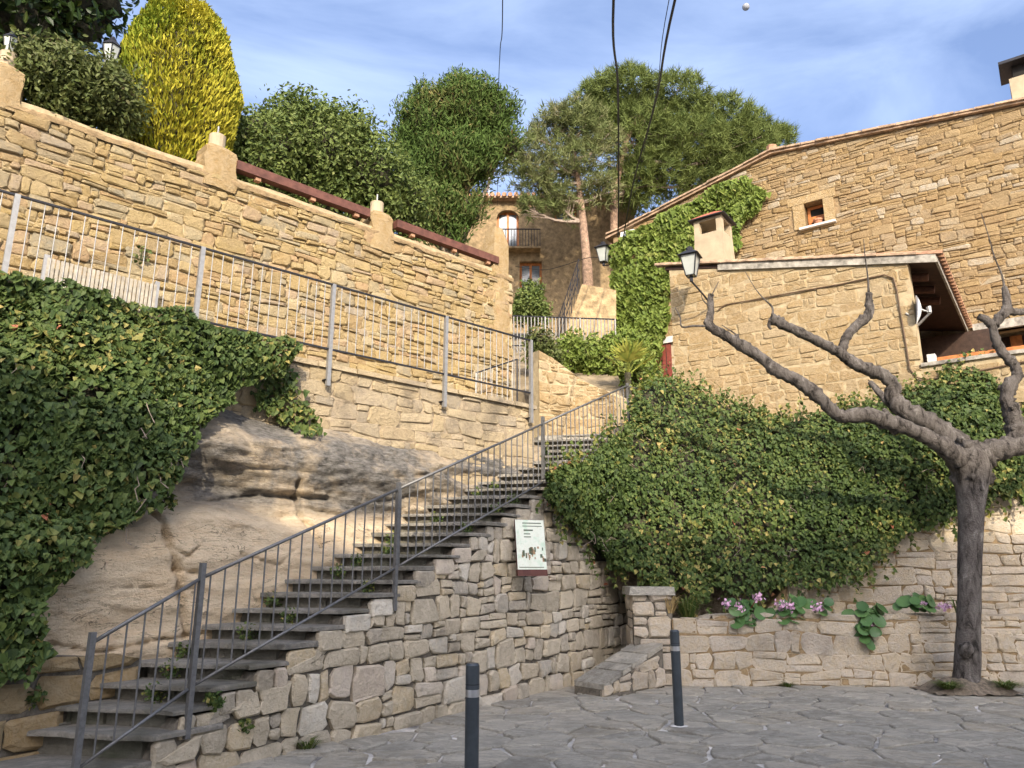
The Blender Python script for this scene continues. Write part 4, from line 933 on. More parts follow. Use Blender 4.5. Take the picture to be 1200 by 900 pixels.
mb = MB(); mb.ball(roof_pt(ha[0], .05, .12), .16, 8, 6, lump=.3); mb.build('ridge_stone', 'terracotta', house)
# chimney at the right
ck = HOU.off(-.8); c0 = ck.hit(1199, 121); cw = .75
hc = thing('roof_chimney', 'stone chimney with dark flat hood on the big house roof', 'chimney', c0)
mb = MB(); mb.box(c0 + Vector((.2, 0, .2)), (cw, cw, .95), math.atan2(HOU.d.y, HOU.d.x)); mb.build('stack', 'render_cream', hc)
mb = MB(); mb.box(c0 + Vector((.2, 0, .86)), (cw * .72, cw * .72, .46), math.atan2(HOU.d.y, HOU.d.x)); mb.build('vent', 'dark_void', hc)
mb = MB(); mb.box(c0 + Vector((.2, 0, 1.12)), (cw + .35, cw + .35, .08), math.atan2(HOU.d.y, HOU.d.x)); mb.build('hood', 'dark_metal', hc)
# porch opening of the house
pbox(HOU, ou0 + .01, HR - .41, ov1 + .0, ov1 + .22, -.2, .10, 'render_white', house, 'porch_lintel')
pbox(HOU, ou0, HR - .4, ov0, ov1, -.86, -.80, 'dark_wood', house, 'porch_back')
q0 = HOU.uv(1181, 387)[0]; pbox(HOU, q0, q0 + .25, ov0 + .1, ov1 - .03, -.79, -.70, 'orange_wood', house, 'porch_door')
pbox(HOU, ou0 + .02, HR - .42, (ov0 + ov1) / 2 - .16, (ov0 + ov1) / 2 - .06, -.35, -.25, 'concrete_pale', house, 'porch_rail')
# door beside the ivy
du0, du1 = HOU.uv(767, 425)[0], HOU.uv(788, 425)[0]; dv0, dv1 = HOU.uv(778, 475)[1], HOU.uv(778, 404)[1]
dr = pbox(HOU, du0, du1, dv0, dv1, -.02, .09, 'red_wood', house, 'door')
for i in range(1, 4):
    u = lerp(du0, du1, i / 4); pbox(HOU, u - .01, u + .01, dv0, dv1, .09, .098, 'dark_wood', dr, 'board_joint')
pbox(HOU, du0 - .5, du1 + .5, dv0, dv1 + .05, -.01, .035, 'render_cream', house, 'door_plaster')
pbox(HOU, du0 - .06, du1 + .3, dv1, dv1 + .2, -.02, .14, 'concrete_pale', house, 'door_lintel')

# ivy on the house
hivy = thing('house_ivy', 'bright yellow green ivy climbing the left end of the gable house', 'ivy', HOU.at(hl[0] + .5, 6.5))
hp = [HOU.off(.2).uv(*q) for q in ((713, 290), (735, 276), (780, 250), (830, 226), (872, 206), (880, 216), (905, 228), (898, 244), (868, 262), (866, 282), (858, 308), (800, 330), (785, 350), (784, 395), (768, 425), (716, 425), (712, 380), (717, 330))]
hu0, hu1 = min(q[0] for q in hp), max(q[0] for q in hp); hv0, hv1 = min(q[1] for q in hp), max(q[1] for q in hp)
def hiv0(u, v): return HOU.at(u, v, .16 + .12 * fbm(u * .9, v * .9, 3, 2) + .07 * fbm(u * 2.4, v * 2.4, 6, 2))
def hiv(a, b_):
    u, v = lerp(hu0, hu1, a), lerp(hv0, hv1, b_); e = .05
    n = (hiv0(u + e, v) - hiv0(u - e, v)).cross(hiv0(u, v + e) - hiv0(u, v - e)).normalized()
    return hiv0(u, v), (n if n.y < 0 else -n)
rng = random.Random(105)
ivy_over(hivy, hiv, 9500, .15, rng, 'house_ivy_leaf', .14, reject=lambda a, b_: not inpoly(lerp(hu0, hu1, a) + .22 * fbm(a * 9, b_ * 9, 1, 3), lerp(hv0, hv1, b_) + .2 * fbm(a * 9, b_ * 9, 5, 3), hp))

# ------------------------------------------------------------------ annex
annex = thing('annex', 'small annex of squared honey stone with a sloping tiled roof and open loggia', 'house', ANX.at(-2, 4.5))
SILL = ANX.uv(1140, 422)[1]; UEV = ANX.uv(1096, 304)[0]; PR = 4.2; DEP = 5.55
def anx_under(u): return anx_roof(u) - .05
wall_core(annex, ANX.at, ANXL, UJ, lambda u: 3.6, anx_under, .38, 'mortar_annex', 'wall', 8)
wall_core(annex, ANX.at, UJ, PR, lambda u: 3.6, lambda u: SILL, .38, 'mortar_annex', 'parapet', 4)
def rot_map(u, v, w_): return ANX.at(u, v, w_)
rubble(annex, rot_map, ANXL, UJ, lambda u: 4.2, lambda u: anx_under(u) - .10, (.18, .32), (.24, .62), 'annex_stone', gap=.008, proud=.012, bev=.010, seed=111, split=.35, wob=.07, amp=.02)
rubble(annex, rot_map, UJ + .02, PR, lambda u: 4.2, lambda u: SILL - .10, (.18, .32), (.24, .62), 'annex_stone', gap=.008, proud=.012, bev=.010, seed=112, split=.35, wob=.07, amp=.02)
mb = MB(); mb.hexa([ANX.at(ANXL, 3.6, -.38), ANX.at(ANXL + .35, 3.6, -.38), ANX.at(ANXL + .35, 3.6, -DEP), ANX.at(ANXL, 3.6, -DEP)], [ANX.at(ANXL, anx_under(ANXL) - .02, -.38), ANX.at(ANXL + .35, anx_under(ANXL + .35) - .02, -.38), ANX.at(ANXL + .35, anx_under(ANXL + .35) - .02, -DEP), ANX.at(ANXL, anx_under(ANXL) - .02, -DEP)]); mb.build('side_wall', 'render_ochre', annex)
pbox(ANX, UJ - .9, UJ - .7, 4.6, anx_under(UJ - .7) - .04, -.38, -DEP, 'dark_wood', annex, 'partition')
pbox(ANX, UJ - .7, UEV + .5, 4.6, anx_under(UEV) - .08, -5.25, -5.4, 'dark_wood', annex, 'loggia_shade_sheet')  # added dark sheet before the house wall; its colour stands for loggia shade
pbox(ANX, ANXL + .3, PR, 4.4, 4.6, -.38, -DEP, 'terracotta', annex, 'floor')
pbox(ANX, UJ, PR, SILL, SILL + .07, -.42, .05, 'render_white', annex, 'sill')
# roof: boarding, verge mortar, eave fascia, tiles, rafters
def rslab(u0, u1, w0, w1, d0, d1, mat, name):
    mb = MB(); mb.hexa([ANX.at(u0, anx_roof(u0) + d0, w0), ANX.at(u1, anx_roof(u1) + d0, w0), ANX.at(u1, anx_roof(u1) + d0, w1), ANX.at(u0, anx_roof(u0) + d0, w1)],
                       [ANX.at(u0, anx_roof(u0) + d1, w0), ANX.at(u1, anx_roof(u1) + d1, w0), ANX.at(u1, anx_roof(u1) + d1, w1), ANX.at(u0, anx_roof(u0) + d1, w1)])
    return mb.build(name, mat, annex)
rslab(ANXL - .1, UEV, .02, -DEP, -.045, .03, 'dark_wood', 'roof_boarding')
rslab(ANX.uv(842, 312)[0], UEV + .02, .06, .025, -.11, .05, 'render_white', 'verge_mortar')
rslab(UEV - .01, UEV + .035, .024, -DEP, -.09, .028, 'render_white', 'eave_fascia')
rslab(ANXL - .1, UEV - .3, .09, -DEP, .055, .10, 'roof_tile', 'tile_bed')
def canal(u0, u1, w_, r=.10, tone=.5):
    mb = MB(); n = 6; vs = []
    for u, rr in ((u0, r * .85), (u1, r)):
        for k in range(n + 1):
            a = math.pi * k / n; vs.append(ANX.at(u, anx_roof(u) + .06 + math.sin(a) * rr, w_ + math.cos(a) * rr))
        for k in range(n + 1):
            a = math.pi * k / n; vs.append(ANX.at(u, anx_roof(u) + .045 + math.sin(a) * rr * .82, w_ + math.cos(a) * rr * .82))
    m_ = 2 * (n + 1)
    fs = [(k, k + 1, m_ + k + 1, m_ + k) for k in range(n)] + [(n + 1 + k + 1, n + 1 + k, m_ + n + 1 + k, m_ + n + 2 + k) for k in range(n)]
    fs += [(m_ + k, m_ + k + 1, m_ + n + 2 + k, m_ + n + 1 + k) for k in range(n)]
    mb.add(vs, fs, tone); return mb
rng = random.Random(114); w_ = -.02; first = True
while w_ > -DEP + .1:
    for j in range(3):
        canal(UEV + .12 - .42 * (j + 1) + rng.uniform(-.02, .02), UEV + .14 - .40 * j, w_, tone=rng.random()).build('roof_tile', 'terracotta', annex)
    w_ -= .225
u = UEV - 1.0                               # tiles lying along the verge
while u > ANXL:
    canal(u - .42, u, .02, .09, rng.random()).build('verge_tile', 'roof_tile', annex); u -= .40
for i in range(3):
    w_ = -.7 - i * .85; a, b_ = ANX.at(UJ - .7, anx_roof(UJ - .7) - .17, w_), ANX.at(UEV - .22, anx_roof(UEV - .22) - .17, w_)
    mb = MB(); mb.tube([a, b_], .085, n=10); mb.build('rafter', 'beam_wood', annex)
pbox(ANX, UJ + .25, PR, SILL + .07, SILL + .22, -.40, -.30, 'orange_wood', annex, 'wooden_rail')
pbox(ANX, UJ + .10, UJ + .24, SILL + .07, SILL + .26, -.36, -.12, 'concrete_pale', annex, 'block')
# roof chimney of the annex
CP = ANX.off(-1.0); c0 = CP.hit(838, 305); arz = math.atan2(ANX.d.y, ANX.d.x); zt = CP.hit(838, 256).z; cw = 40 * (c0 - Vector((0, 0, CZ))).length / F * .80
ac = thing('pot_chimney', 'cream rendered chimney with open top and little red tiled hood on the annex roof', 'chimney', c0)
hgt = zt - c0.z
def taper(z0, z1, w0, w1, mat, name, par):
    mb = MB(); mb.hexa([Vector((c0.x, c0.y, z0)) + (ANX.d * a * w0 + ANX.n * b_ * w0).to_3d() for a, b_ in ((-.5, .5), (.5, .5), (.5, -.5), (-.5, -.5))], [Vector((c0.x, c0.y, z1)) + (ANX.d * a * w1 + ANX.n * b_ * w1).to_3d() for a, b_ in ((-.5, .5), (.5, .5), (.5, -.5), (-.5, -.5))]); return mb.build(name, mat, par)
taper(c0.z - .6, c0.z + hgt * .55, cw * 1.12, cw, 'render_cream', 'stack', ac)
taper(c0.z + hgt * .55 - .02, c0.z + hgt * .56, cw * .9, cw * .9, 'dark_void', 'flue', ac)
for a in (-1, 1):
    for b_ in (-1, 1):
        mb = MB(); q = Vector((c0.x, c0.y, c0.z + hgt * .73)) + (ANX.d * a * cw * .40 + ANX.n * b_ * cw * .40).to_3d(); mb.box(q, (cw * .2, cw * .2, hgt * .38), arz); mb.build('corner_post', 'render_cream', ac)
taper(c0.z + hgt * .85, c0.z + hgt * .92, cw * .98, cw * .98, 'render_cream', 'crown', ac)
hd = taper(c0.z + hgt * .92, c0.z + hgt * 1.12, cw * 1.28, cw * .35, 'red_tile', 'tiled_hood', ac)
taper(c0.z + hgt * .90, c0.z + hgt * .921, cw * 1.30, cw * 1.30, 'dark_metal', 'hood_rim', ac)
# satellite dish
dc = ANX.off(-.05).hit(1079, 363); dish = thing('satellite_dish', 'white satellite dish seen nearly edge on at the loggia opening', 'satellite dish', dc - Vector((0, 0, .3)))
ax = Vector((-.90, .38, .10)).normalized(); x1 = ax.cross(Vector((0, 0, 1))).normalized(); y1 = x1.cross(ax)
mb = MB(); nr, na = 5, 20; vs = []
for side in (0, 1):
    for i in range(nr + 1):
        r_ = .27 * i / nr
        for k in range(na):
            a = 2 * math.pi * k / na; vs.append(dc + x1 * math.cos(a) * r_ + y1 * math.sin(a) * r_ * 1.05 + ax * (.09 * (i / nr) ** 2 + side * -.012))
st = (nr + 1) * na
for side in (0, 1):
    for i in range(nr):
        for k in range(na): mb.f.append(tuple(side * st + q for q in (i * na + k, i * na + (k + 1) % na, (i + 1) * na + (k + 1) % na, (i + 1) * na + k))); mb.t.append(.5)
for k in range(na): mb.f.append((nr * na + k, nr * na + (k + 1) % na, st + nr * na + (k + 1) % na, st + nr * na + k)); mb.t.append(.5)
mb.v = vs; mb.build('reflector', 'white_plastic', dish, smooth=True)
mb = MB(); mb.tube([dc - ax * .01, dc - ax * .16 + Vector((0, 0, -.06)), ANX.at(UJ + .02, dc.z - .25, -.2)], .025, n=8); mb.build('mount', 'galvanised', dish)
mb = MB(); mb.box(dc - ax * .14, (.05, .08, .12)); mb.build('bracket', 'galvanised', dish)
mb = MB(); mb.tube([dc - y1 * .3 + ax * .05, dc + ax * .22 - y1 * .1], .007, n=6); mb.tube([dc + ax * .21 - y1 * .1, dc + ax * .26 - y1 * .06], .02, n=8); mb.build('feed_arm', 'galvanised', dish)
# cable on the annex wall
mb = MB(); CB = ANX.off(.035)
mb.tube([CB.hit(*q) for q in ((842, 363), (850, 357), (880, 352), (928, 343), (985, 333), (1036, 322), (1047, 326), (1051, 340), (1056, 372), (1062, 405), (1066, 432), (1074, 442), (1084, 445), (1105, 443), (1150, 434), (1200, 424), (1260, 412))], .016, n=6)
tag(mb.build('wall_cable', 'brown_cable'), 'brown cable looping over the annex wall round the loggia', 'cable')
def lantern(name, lab, c0, r0, h, arm):
    t_ = thing(name, lab, 'lamp', c0 + Vector((0, 0, -h)))
    def ring(z, r_): return [c0 + Vector((math.cos(a) * r_, math.sin(a) * r_, z)) for a in (math.pi * .25 - .5 + math.pi * .5 * i for i in range(4))]
    mb = MB(); mb.hexa(ring(-h * .55, r0 * .5), ring(h * .32, r0 * .95)); mb.build('glass', 'frosted_glass', t_)
    mb = MB(); A, B_ = ring(-h * .57, r0 * .53), ring(h * .33, r0 * 1.0)
    for i in range(4): mb.tube([A[i], B_[i]], r0 * .055, n=5); mb.tube([A[i], A[(i + 1) % 4]], r0 * .05, n=5); mb.tube([B_[i], B_[(i + 1) % 4]], r0 * .06, n=5)
    mb.build('frame', 'dark_metal', t_)
    mb = MB(); mb.hexa(ring(h * .33, r0 * 1.32), ring(h * .62, r0 * .30)); mb.tube([c0 + Vector((0, 0, h * .58)), c0 + Vector((0, 0, h * .72)), c0 + Vector((0, 0, h * .80))], [r0 * .30, r0 * .34, r0 * .05], n=8); mb.build('cap', 'dark_metal', t_)
    mb = MB(); mb.tube([c0 + Vector((0, 0, -h * .5)), c0 + Vector((0, 0, -h * .82))], r0 * .16, n=8); mb.tube([c0 + Vector((0, 0, -h * .8))] + arm, r0 * .085, n=6)
    mb.box(arm[-1], (.08, .08, .30)); mb.build('bracket', 'dark_metal', t_)
LP = ANX.off(.78); lc = LP.hit(809, 309)
lantern('wall_lantern', 'black framed wall lantern with frosted glass on the annex corner', lc, .25, .52, [ANX.off(.45).hit(824, 345), ANX.off(.04).hit(834, 358)])
lc2 = HOU.off(.5).hit(707, 297)
lantern('wall_lantern', 'black framed wall lantern on the far corner of the gable house beside the ivy', lc2, .27, .55, [lc2 + Vector((.2, .3, -.3)), HOU.at(hl[0] + .05, lc2.z - .2, .03)])
mb = MB(); mb.box(HOU.at(hl[0] + .62, HOU.uv(738, 278)[1], .12), (.5, .16, .32), math.atan2(HOU.d.y, HOU.d.x)); tag(rebase(mb.build('junction_box', 'white_plastic'), HOU.at(hl[0] + .62, HOU.uv(738, 278)[1] - .16, .12)), 'white cable box under the eave at the ivy clad house corner', 'junction box')

# ================================================================== hillside, lane and far house
def hill_z(x, y): return interp([(15.2, 4.2), (15.7, 5.2), (17, 6.1), (20, 7.45), (23, 9.0), (28, 10.6), (60, 14)], y) + .12 * fbm(x * .6, y * .6) - 2.6 * max(0, min(1, (x - 2.5) / 1.0)) * max(0, min(1, (26 - y) / 3))
mb = MB(); mb.grid(lambda a, b_: Vector((lerp(-1.2, 8, a), lerp(15.4, 60, b_ ** 1.6), hill_z(lerp(-1.2, 8, a), lerp(15.4, 60, b_ ** 1.6)))), 30, 60); struct(mb.build('hillside', 'earth', None, smooth=True))
mb = MB(); mb.hexa([Vector((x, y, GZ)) for x, y in ((3, 15.9), (7, 14.2), (14, 13.8), (22, 16), (10, 34))], [Vector((x, y, 4.35)) for x, y in ((3, 15.9), (7, 14.2), (14, 13.8), (22, 16), (10, 34))]); struct(mb.build('house_ground', 'earth'))
# curved wall at the top of the steps
cwp = [atY(632, 470, 14.9).xy, atY(655, 470, 15.2).xy, atY(680, 470, 15.35).xy, atY(705, 470, 15.3).xy, atY(725, 470, 15.0).xy]
cwp = [Vector((q.x, q.y)) for q in cwp]; CWL = [0]
for a, b_ in zip(cwp, cwp[1:]): CWL.append(CWL[-1] + (b_ - a).length)
def cw_map(u, v, w_):
    u = min(max(u, 0), CWL[-1] - 1e-4); i = max(k for k in range(len(CWL) - 1) if CWL[k] <= u); f = (u - CWL[i]) / (CWL[i + 1] - CWL[i])
    p = cwp[i].lerp(cwp[i + 1], f); d = (cwp[i + 1] - cwp[i]).normalized(); return Vector((p.x + d.y * w_, p.y - d.x * w_, v))
cwl = thing('curved_wall', 'low sunlit curved stone wall at the head of the steps, below the bushes', 'wall', (1.2, 15.2, 4.1))
cw_top = lambda u: interp([(0, atY(634, 412, 15).z), (.5, atY(655, 424, 15.2).z), (1.1, atY(685, 446, 15.3).z), (1.8, atY(710, 466, 15.3).z), (2.2, 4.8)], u)
wall_core(cwl, cw_map, 0, CWL[-1], lambda u: 3.9, cw_top, .35, 'mortar_annex', n=20)
rubble(cwl, cw_map, 0, CWL[-1], lambda u: 4.1, cw_top, (.16, .26), (.2, .5), 'annex_stone', gap=.012, proud=.02, bev=.02, seed=121, split=.4)
# railing across the lane
lr = thing('lane_railing', 'plain grey railing crossing the lane below the far house', 'railing', atY(655, 410, 20))
p0, p1 = atY(598, 408, 20), atY(722, 412, 20); h_ = .95
for zz in (0.08, h_):
    mb = MB(); mb.tube([p0 + Vector((0, 0, zz)), p1 + Vector((0, 0, zz))], .022, n=6); mb.build('rail', 'dark_metal', lr)
for i in range(31):
    q = p0.lerp(p1, i / 30); mb = MB(); mb.tube([q - Vector((0, 0, .15)), q + Vector((0, 0, h_))], .03 if i % 10 == 0 else .016, n=6); mb.build('post' if i % 10 == 0 else 'baluster', 'grey_paint', lr)
# sloping wall of the side stair
ss = thing('side_stair_wall', 'pale rendered wall with a sloping wire fence below the far house', 'wall', atY(690, 410, 22.5))
pts = [(657, 408), (682, 333), (722, 340), (722, 420)]
mb = MB(); mb.hexa([atY(x, y, 22.5) for x, y in pts], [atY(x, y, 22.5) + Vector((0, .5, 0)) for x, y in pts]); mb.build('wall', 'render_ochre', ss)
for i in range(14):
    f = i / 13; q = atY(lerp(654, 679, f), lerp(405, 332, f), 22.4); mb = MB(); mb.tube([q - Vector((0, 0, .2)), q + Vector((0, 0, .85))], .02 if i % 4 == 0 else .01, n=5); mb.build('fence_post', 'dark_metal', ss)
for dz in (.2, .5, .84):
    mb = MB(); mb.tube([atY(654, 405, 22.4) + Vector((0, 0, dz)), atY(679, 332, 22.4) + Vector((0, 0, dz))], .014, n=5); mb.build('fence_wire', 'dark_metal', ss)
# far house
FY = 30.0; FH = VPlane((0, FY), (1, 0))
fh = thing('far_house', 'ochre rendered two storey house under the pines at the top of the lane', 'house', (2, FY, 10.5))
def fr(x0, y0, x1, y1):
    a = FH.uv(x0, y1); b_ = FH.uv(x1, y0); return (a[0], b_[0], a[1], b_[1])
H1 = fr(582, 246, 608, 292); H2 = fr(609, 306, 635, 338); H3 = fr(650, 243, 676, 258)
ftop = FH.uv(650, 236)[1]
FU0, FU1 = -4.5, FH.uv(745, 300)[0]
H4 = fr(610, 262, 622, 292)
wall_holes(fh, FH.at, FU0, H1[1], lambda u: 9.0, lambda u: ftop, .4, 'far_render_shaded', [H1])
wall_holes(fh, FH.at, H1[1], FU1, lambda u: 9.0, lambda u: ftop, .4, 'far_render_shaded', [H2, H3])
pbox(FH, FU0, FU1, 9, ftop - .02, -.9, -8, 'far_render_shaded', fh, 'rear_block')
for (a, b_, c_, d_), nm in ((H1, 'window'), (H2, 'window'), (H3, 'window')):
    g = pbox(FH, a, b_, c_, d_, -.34, -.30, 'window_glass', fh, nm)
    for u in (a + .05, (a + b_) / 2, b_ - .05): pbox(FH, u - .05, u + .05, c_, d_, -.30, -.24, 'orange_wood', g, 'frame')
    pbox(FH, a, b_, d_ - .10, d_, -.298, -.235, 'orange_wood', g, 'frame'); pbox(FH, a - .08, b_ + .08, c_ - .08, c_, -.38, .09, 'concrete_pale', g, 'sill')
    if nm == 'window' and (a, b_, c_, d_) == H2: pbox(FH, (a + b_) / 2 + .06, b_ - .1, c_, c_ + .6, -.299, -.27, 'curtain', g, 'curtain')
# arch over the first window
mb = MB(); cx = (H1[0] + H1[1]) / 2; rr_ = (H1[1] - H1[0]) / 2; zc = H1[3] - rr_ * .8
for k in range(12):
    a0, a1 = math.pi * k / 12, math.pi * (k + 1) / 12
    P = lambda a, w_: FH.at(cx + math.cos(a) * rr_, min(zc + math.sin(a) * rr_ * .8, H1[3] - .005), w_)
    Q = lambda a, w_: FH.at(cx + math.cos(a) * rr_, H1[3] + .01, w_)
    mb.hexa([P(a0, -.38), Q(a0, -.38), Q(a1, -.38), P(a1, -.38)], [P(a0, .01), Q(a0, .01), Q(a1, .01), P(a1, .01)])
mb.build('arch', 'far_render_shaded', fh)
bl = thing('balcony', 'small dark iron balcony on the upper floor of the far house', 'balcony', FH.at(H4[0], H4[2]))
pbox(FH, H1[0], H4[1] + .4, H1[2] - .16, H1[2] - .08, .0, .5, 'far_render_shaded', bl, 'slab')
for i in range(16):
    u = lerp(H1[0] + .02, H4[1] + .38, i / 15); mb = MB(); mb.tube([FH.at(u, H1[2] - .08, .47), FH.at(u, H1[2] + .72, .47)], .014, n=5); mb.build('baluster', 'dark_metal', bl)
mb = MB(); mb.tube([FH.at(H1[0], H1[2] + .72, .47), FH.at(H4[1] + .4, H1[2] + .72, .47)], .025, n=6); mb.build('rail', 'dark_metal', bl)
mb = MB(); mb.hexa([FH.at(FU0 - .3, ftop, .35), FH.at(FU1 + .3, ftop, .35), FH.at(FU1 + .3, ftop, -8), FH.at(FU0 - .3, ftop, -8)], [FH.at(FU0 - .3, ftop + .10, .35), FH.at(FU1 + .3, ftop + .10, .35), FH.at(FU1 + .3, ftop + 1.2, -6), FH.at(FU0 - .3, ftop + 1.2, -6)]); mb.build('roof', 'roof_tile', fh)
u = FU0
while u < FU1 + .2:
    mb = MB(); mb.tube([FH.at(u, ftop + .11, .46), FH.at(u, ftop + .22, -.4)], .10, n=7); mb.build('eave_tile', 'terracotta', fh); u += .26
mb = MB(); q = FH.hit(573, 232); mb.tube([q - Vector((0, 0, .3)), q + Vector((0, 0, 1.5))], .03, n=6); mb.tube([q + Vector((-.3, 0, 1.1)), q + Vector((.35, 0, 1.1))], .015, n=5); mb.tube([q + Vector((-.2, 0, 1.35)), q + Vector((.25, 0, 1.35))], .015, n=5)
tag(rebase(mb.build('antenna', 'galvanised'), q - Vector((0, 0, .3))), 'thin television aerial on the roof edge of the far house', 'antenna')

# ================================================================== trees and shrubs
def smooth_path(pts, sub=5):
    P = [Vector(p) for p in pts]; out = []
    for i in range((len(P) - 1) * sub + 1): out.append(cat(P, i / sub if i < (len(P) - 1) * sub else len(P) - 1))
    return out
def crown(parent, blobs, nclump, per, size, mat, rng, rc=.25, shape=OVAL, shell=(.72, 1.0), up=.3, name='crown', tone_mu=.45, squash=1.0, fold=.12):
    mb = MB(); wts = [b_[3] ** 2 for b_ in blobs]
    for i in range(nclump):
        x, y, z, r_ = rng.choices(blobs, wts)[0]; d = rvec(rng)
        if d.y > .55 and rng.random() < .6: d.y = -d.y
        c0 = Vector((x, y, z)) + Vector((d.x, d.y * squash, d.z)) * (r_ * rng.uniform(*shell)); tb = tone_mu + .25 * noise.noise(c0 * 1.1) + rng.gauss(0, .10)
        for k in range(per):
            q = c0 + rvec(rng) * rc * rng.random() ** .5 * 1.15
            add_leaf(mb, q, d * .6 + rvec(rng) * .9 + Vector((0, -.15, up)), rvec(rng) + d * .7 + Vector((0, 0, .25)), size * rng.uniform(.6, 1.25), min(1, max(0, rng.gauss(tb, .15))), shape, fold)
    return mb.build(name, mat, parent, kind='stuff')
def pxblobs(lst, Y):
    out = []
    for (px, py, rp, *dy) in lst:
        yy = Y + (dy[0] if dy else 0); c0 = atY(px, py, yy); D = c0.y * _c + (c0.z - CZ) * _s; out.append((c0.x, c0.y, c0.z, rp * D / F))
    return out
def stems(parent, base, blobs, r0, mat, rng, name='trunk', n=7, fork=.35):
    mb = MB(); ctr = Vector(base)
    top = Vector((sum(b_[0] for b_ in blobs) / len(blobs), sum(b_[1] for b_ in blobs) / len(blobs), sum(b_[2] for b_ in blobs) / len(blobs)))
    f = ctr.lerp(top, fork); mb.tube([ctr - Vector((0, 0, .3)), ctr.lerp(f, .5) + rvec(rng) * r0 * .5, f], [r0 * 1.1, r0 * .9, r0 * .75], n=n, lump=.15)
    for b_ in blobs:
        t_ = Vector(b_[:3]); m_ = f.lerp(t_, .5) + rvec(rng) * b_[3] * .25
        mb.tube([f, m_, t_ + rvec(rng) * b_[3] * .3], [r0 * .6, r0 * .35, r0 * .12], n=5)
    return mb.build(name, mat, parent, smooth=True)
# golden thuja
rng = random.Random(201)
GP = UPW.off(-1.25); tb = GP.hit(200, 178); tt = GP.hit(200, 6)
zc = (7.45 + tt.z) / 2; hh = (tt.z - 7.45) / 2 + .1; rw_ = 60 * (tb - Vector((0, 0, CZ))).length / F
th = thing('golden_thuja', 'rounded golden yellow conifer rising above the garden wall', 'conifer', (tb.x, tb.y, 7.45))
def egg(a, e, k=1.0):
    ce = abs(math.cos(e)) ** .62; zz = math.sin(e); wv = 1 + .10 * noise.noise(Vector((math.cos(a) * 2.4, math.sin(a) * 2, zz * 2.5)))
    tap = 1.0 - .16 * max(0, zz) ** 1.5
    return Vector((tb.x + math.cos(a) * ce * rw_ * k * wv * tap, tb.y + math.sin(a) * ce * rw_ * k * wv * tap, zc + zz * hh * k))
mb = MB(); mb.grid(lambda a, b_: egg(2 * math.pi * a, math.pi * (b_ - .5), .90), 24, 16); mb.build('shade_core', 'twig_and_core_shade', th, smooth=True)  # solid dark egg inside the sprays, painted in place of inner shade
mb = MB()
for i in range(30000):
    a = rng.uniform(0, 2 * math.pi); e = math.asin(rng.uniform(-1, 1)); p = egg(a, e, rng.uniform(.92, 1.02)); d = (p - Vector((tb.x, tb.y, zc))).normalized()
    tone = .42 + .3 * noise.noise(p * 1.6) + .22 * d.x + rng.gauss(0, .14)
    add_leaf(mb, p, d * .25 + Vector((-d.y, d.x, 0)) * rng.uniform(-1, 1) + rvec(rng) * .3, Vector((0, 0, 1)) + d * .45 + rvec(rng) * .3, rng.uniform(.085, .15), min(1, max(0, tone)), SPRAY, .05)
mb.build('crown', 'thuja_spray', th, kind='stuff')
mb = MB(); mb.tube([Vector((tb.x, tb.y, 7.3)), Vector((tb.x, tb.y, 8.2))], .12, n=8); mb.build('trunk', 'twig_and_core_shade', th)
def shrub(name, lab, cat_, lst, Y, nclump, per, size, mat, seed, rc=.22, base=None, plane=None, up=.3, tone=.45, shape=OVAL, shell=(.55, 1.0), group=None, core=True):
    rng = random.Random(seed)
    if plane is not None:
        bl = []
        for (px, py, rp, *dy) in lst:
            pl_ = plane.off(-(dy[0] if dy else 0)); c0 = pl_.hit(px, py); bl.append((c0.x, c0.y, c0.z, rp * (c0 - Vector((0, 0, CZ))).length / F))
    else: bl = pxblobs(lst, Y)
    bx, by = sum(b_[0] for b_ in bl) / len(bl), sum(b_[1] for b_ in bl) / len(bl); bz = base if base is not None else min(b_[2] - b_[3] for b_ in bl)
    t_ = thing(name, lab, cat_, (bx, by, bz), group)
    stems(t_, (bx, by, bz), bl, .07, 'twig_and_core_shade', rng)
    if core:
        mb = MB()
        for b_ in bl: mb.ball(b_[:3], b_[3] * .66, 10, 8, lump=.35)
        mb.build('shade_core', 'twig_and_core_shade', t_, smooth=True)  # solid dark balls filling the crown; inner shade is in their colour
    crown(t_, bl, nclump, per, size, mat, rng, rc, shape, shell, up, tone_mu=tone)
    return t_
shrub('garden_shrub', 'low loose grey green shrub spilling over the garden wall beside the golden conifer', 'shrub', [(60, 95, 36), (95, 105, 38), (125, 118, 34), (75, 125, 26), (35, 85, 22), (140, 140, 16)], 0, 1300, 13, .085, 'shrub_leaf', 211, plane=UPW.off(-.35), base=7.5)
shrub('magnolia', 'dark broad leaved evergreen with large glossy leaves at the top left above the shrub', 'tree', [(60, -20, 60), (110, -10, 38), (0, 15, 48), (45, 30, 34), (100, 28, 22), (-40, 0, 60), (85, 38, 26)], 0, 420, 9, .19, 'magnolia_leaf', 212, rc=.34, plane=UPW.off(-2.6), base=7.45)
shrub('laurel_hedge', 'wide clipped laurel shrub behind the beam between the capped pillars', 'shrub', [(310, 181, 52.2), (360, 181, 58.9), (420, 206, 58.9), (465, 231, 39.9), (400, 166, 42.8), (345, 146, 34.2), (440, 251, 39.9), (300, 211, 42.8), (370, 241, 42.8), (478, 266, 20.9)], 0, 3000, 14, .10, 'laurel_leaf', 213, plane=UPW.off(-1.7), base=7.45, rc=.26)
rng = random.Random(214)
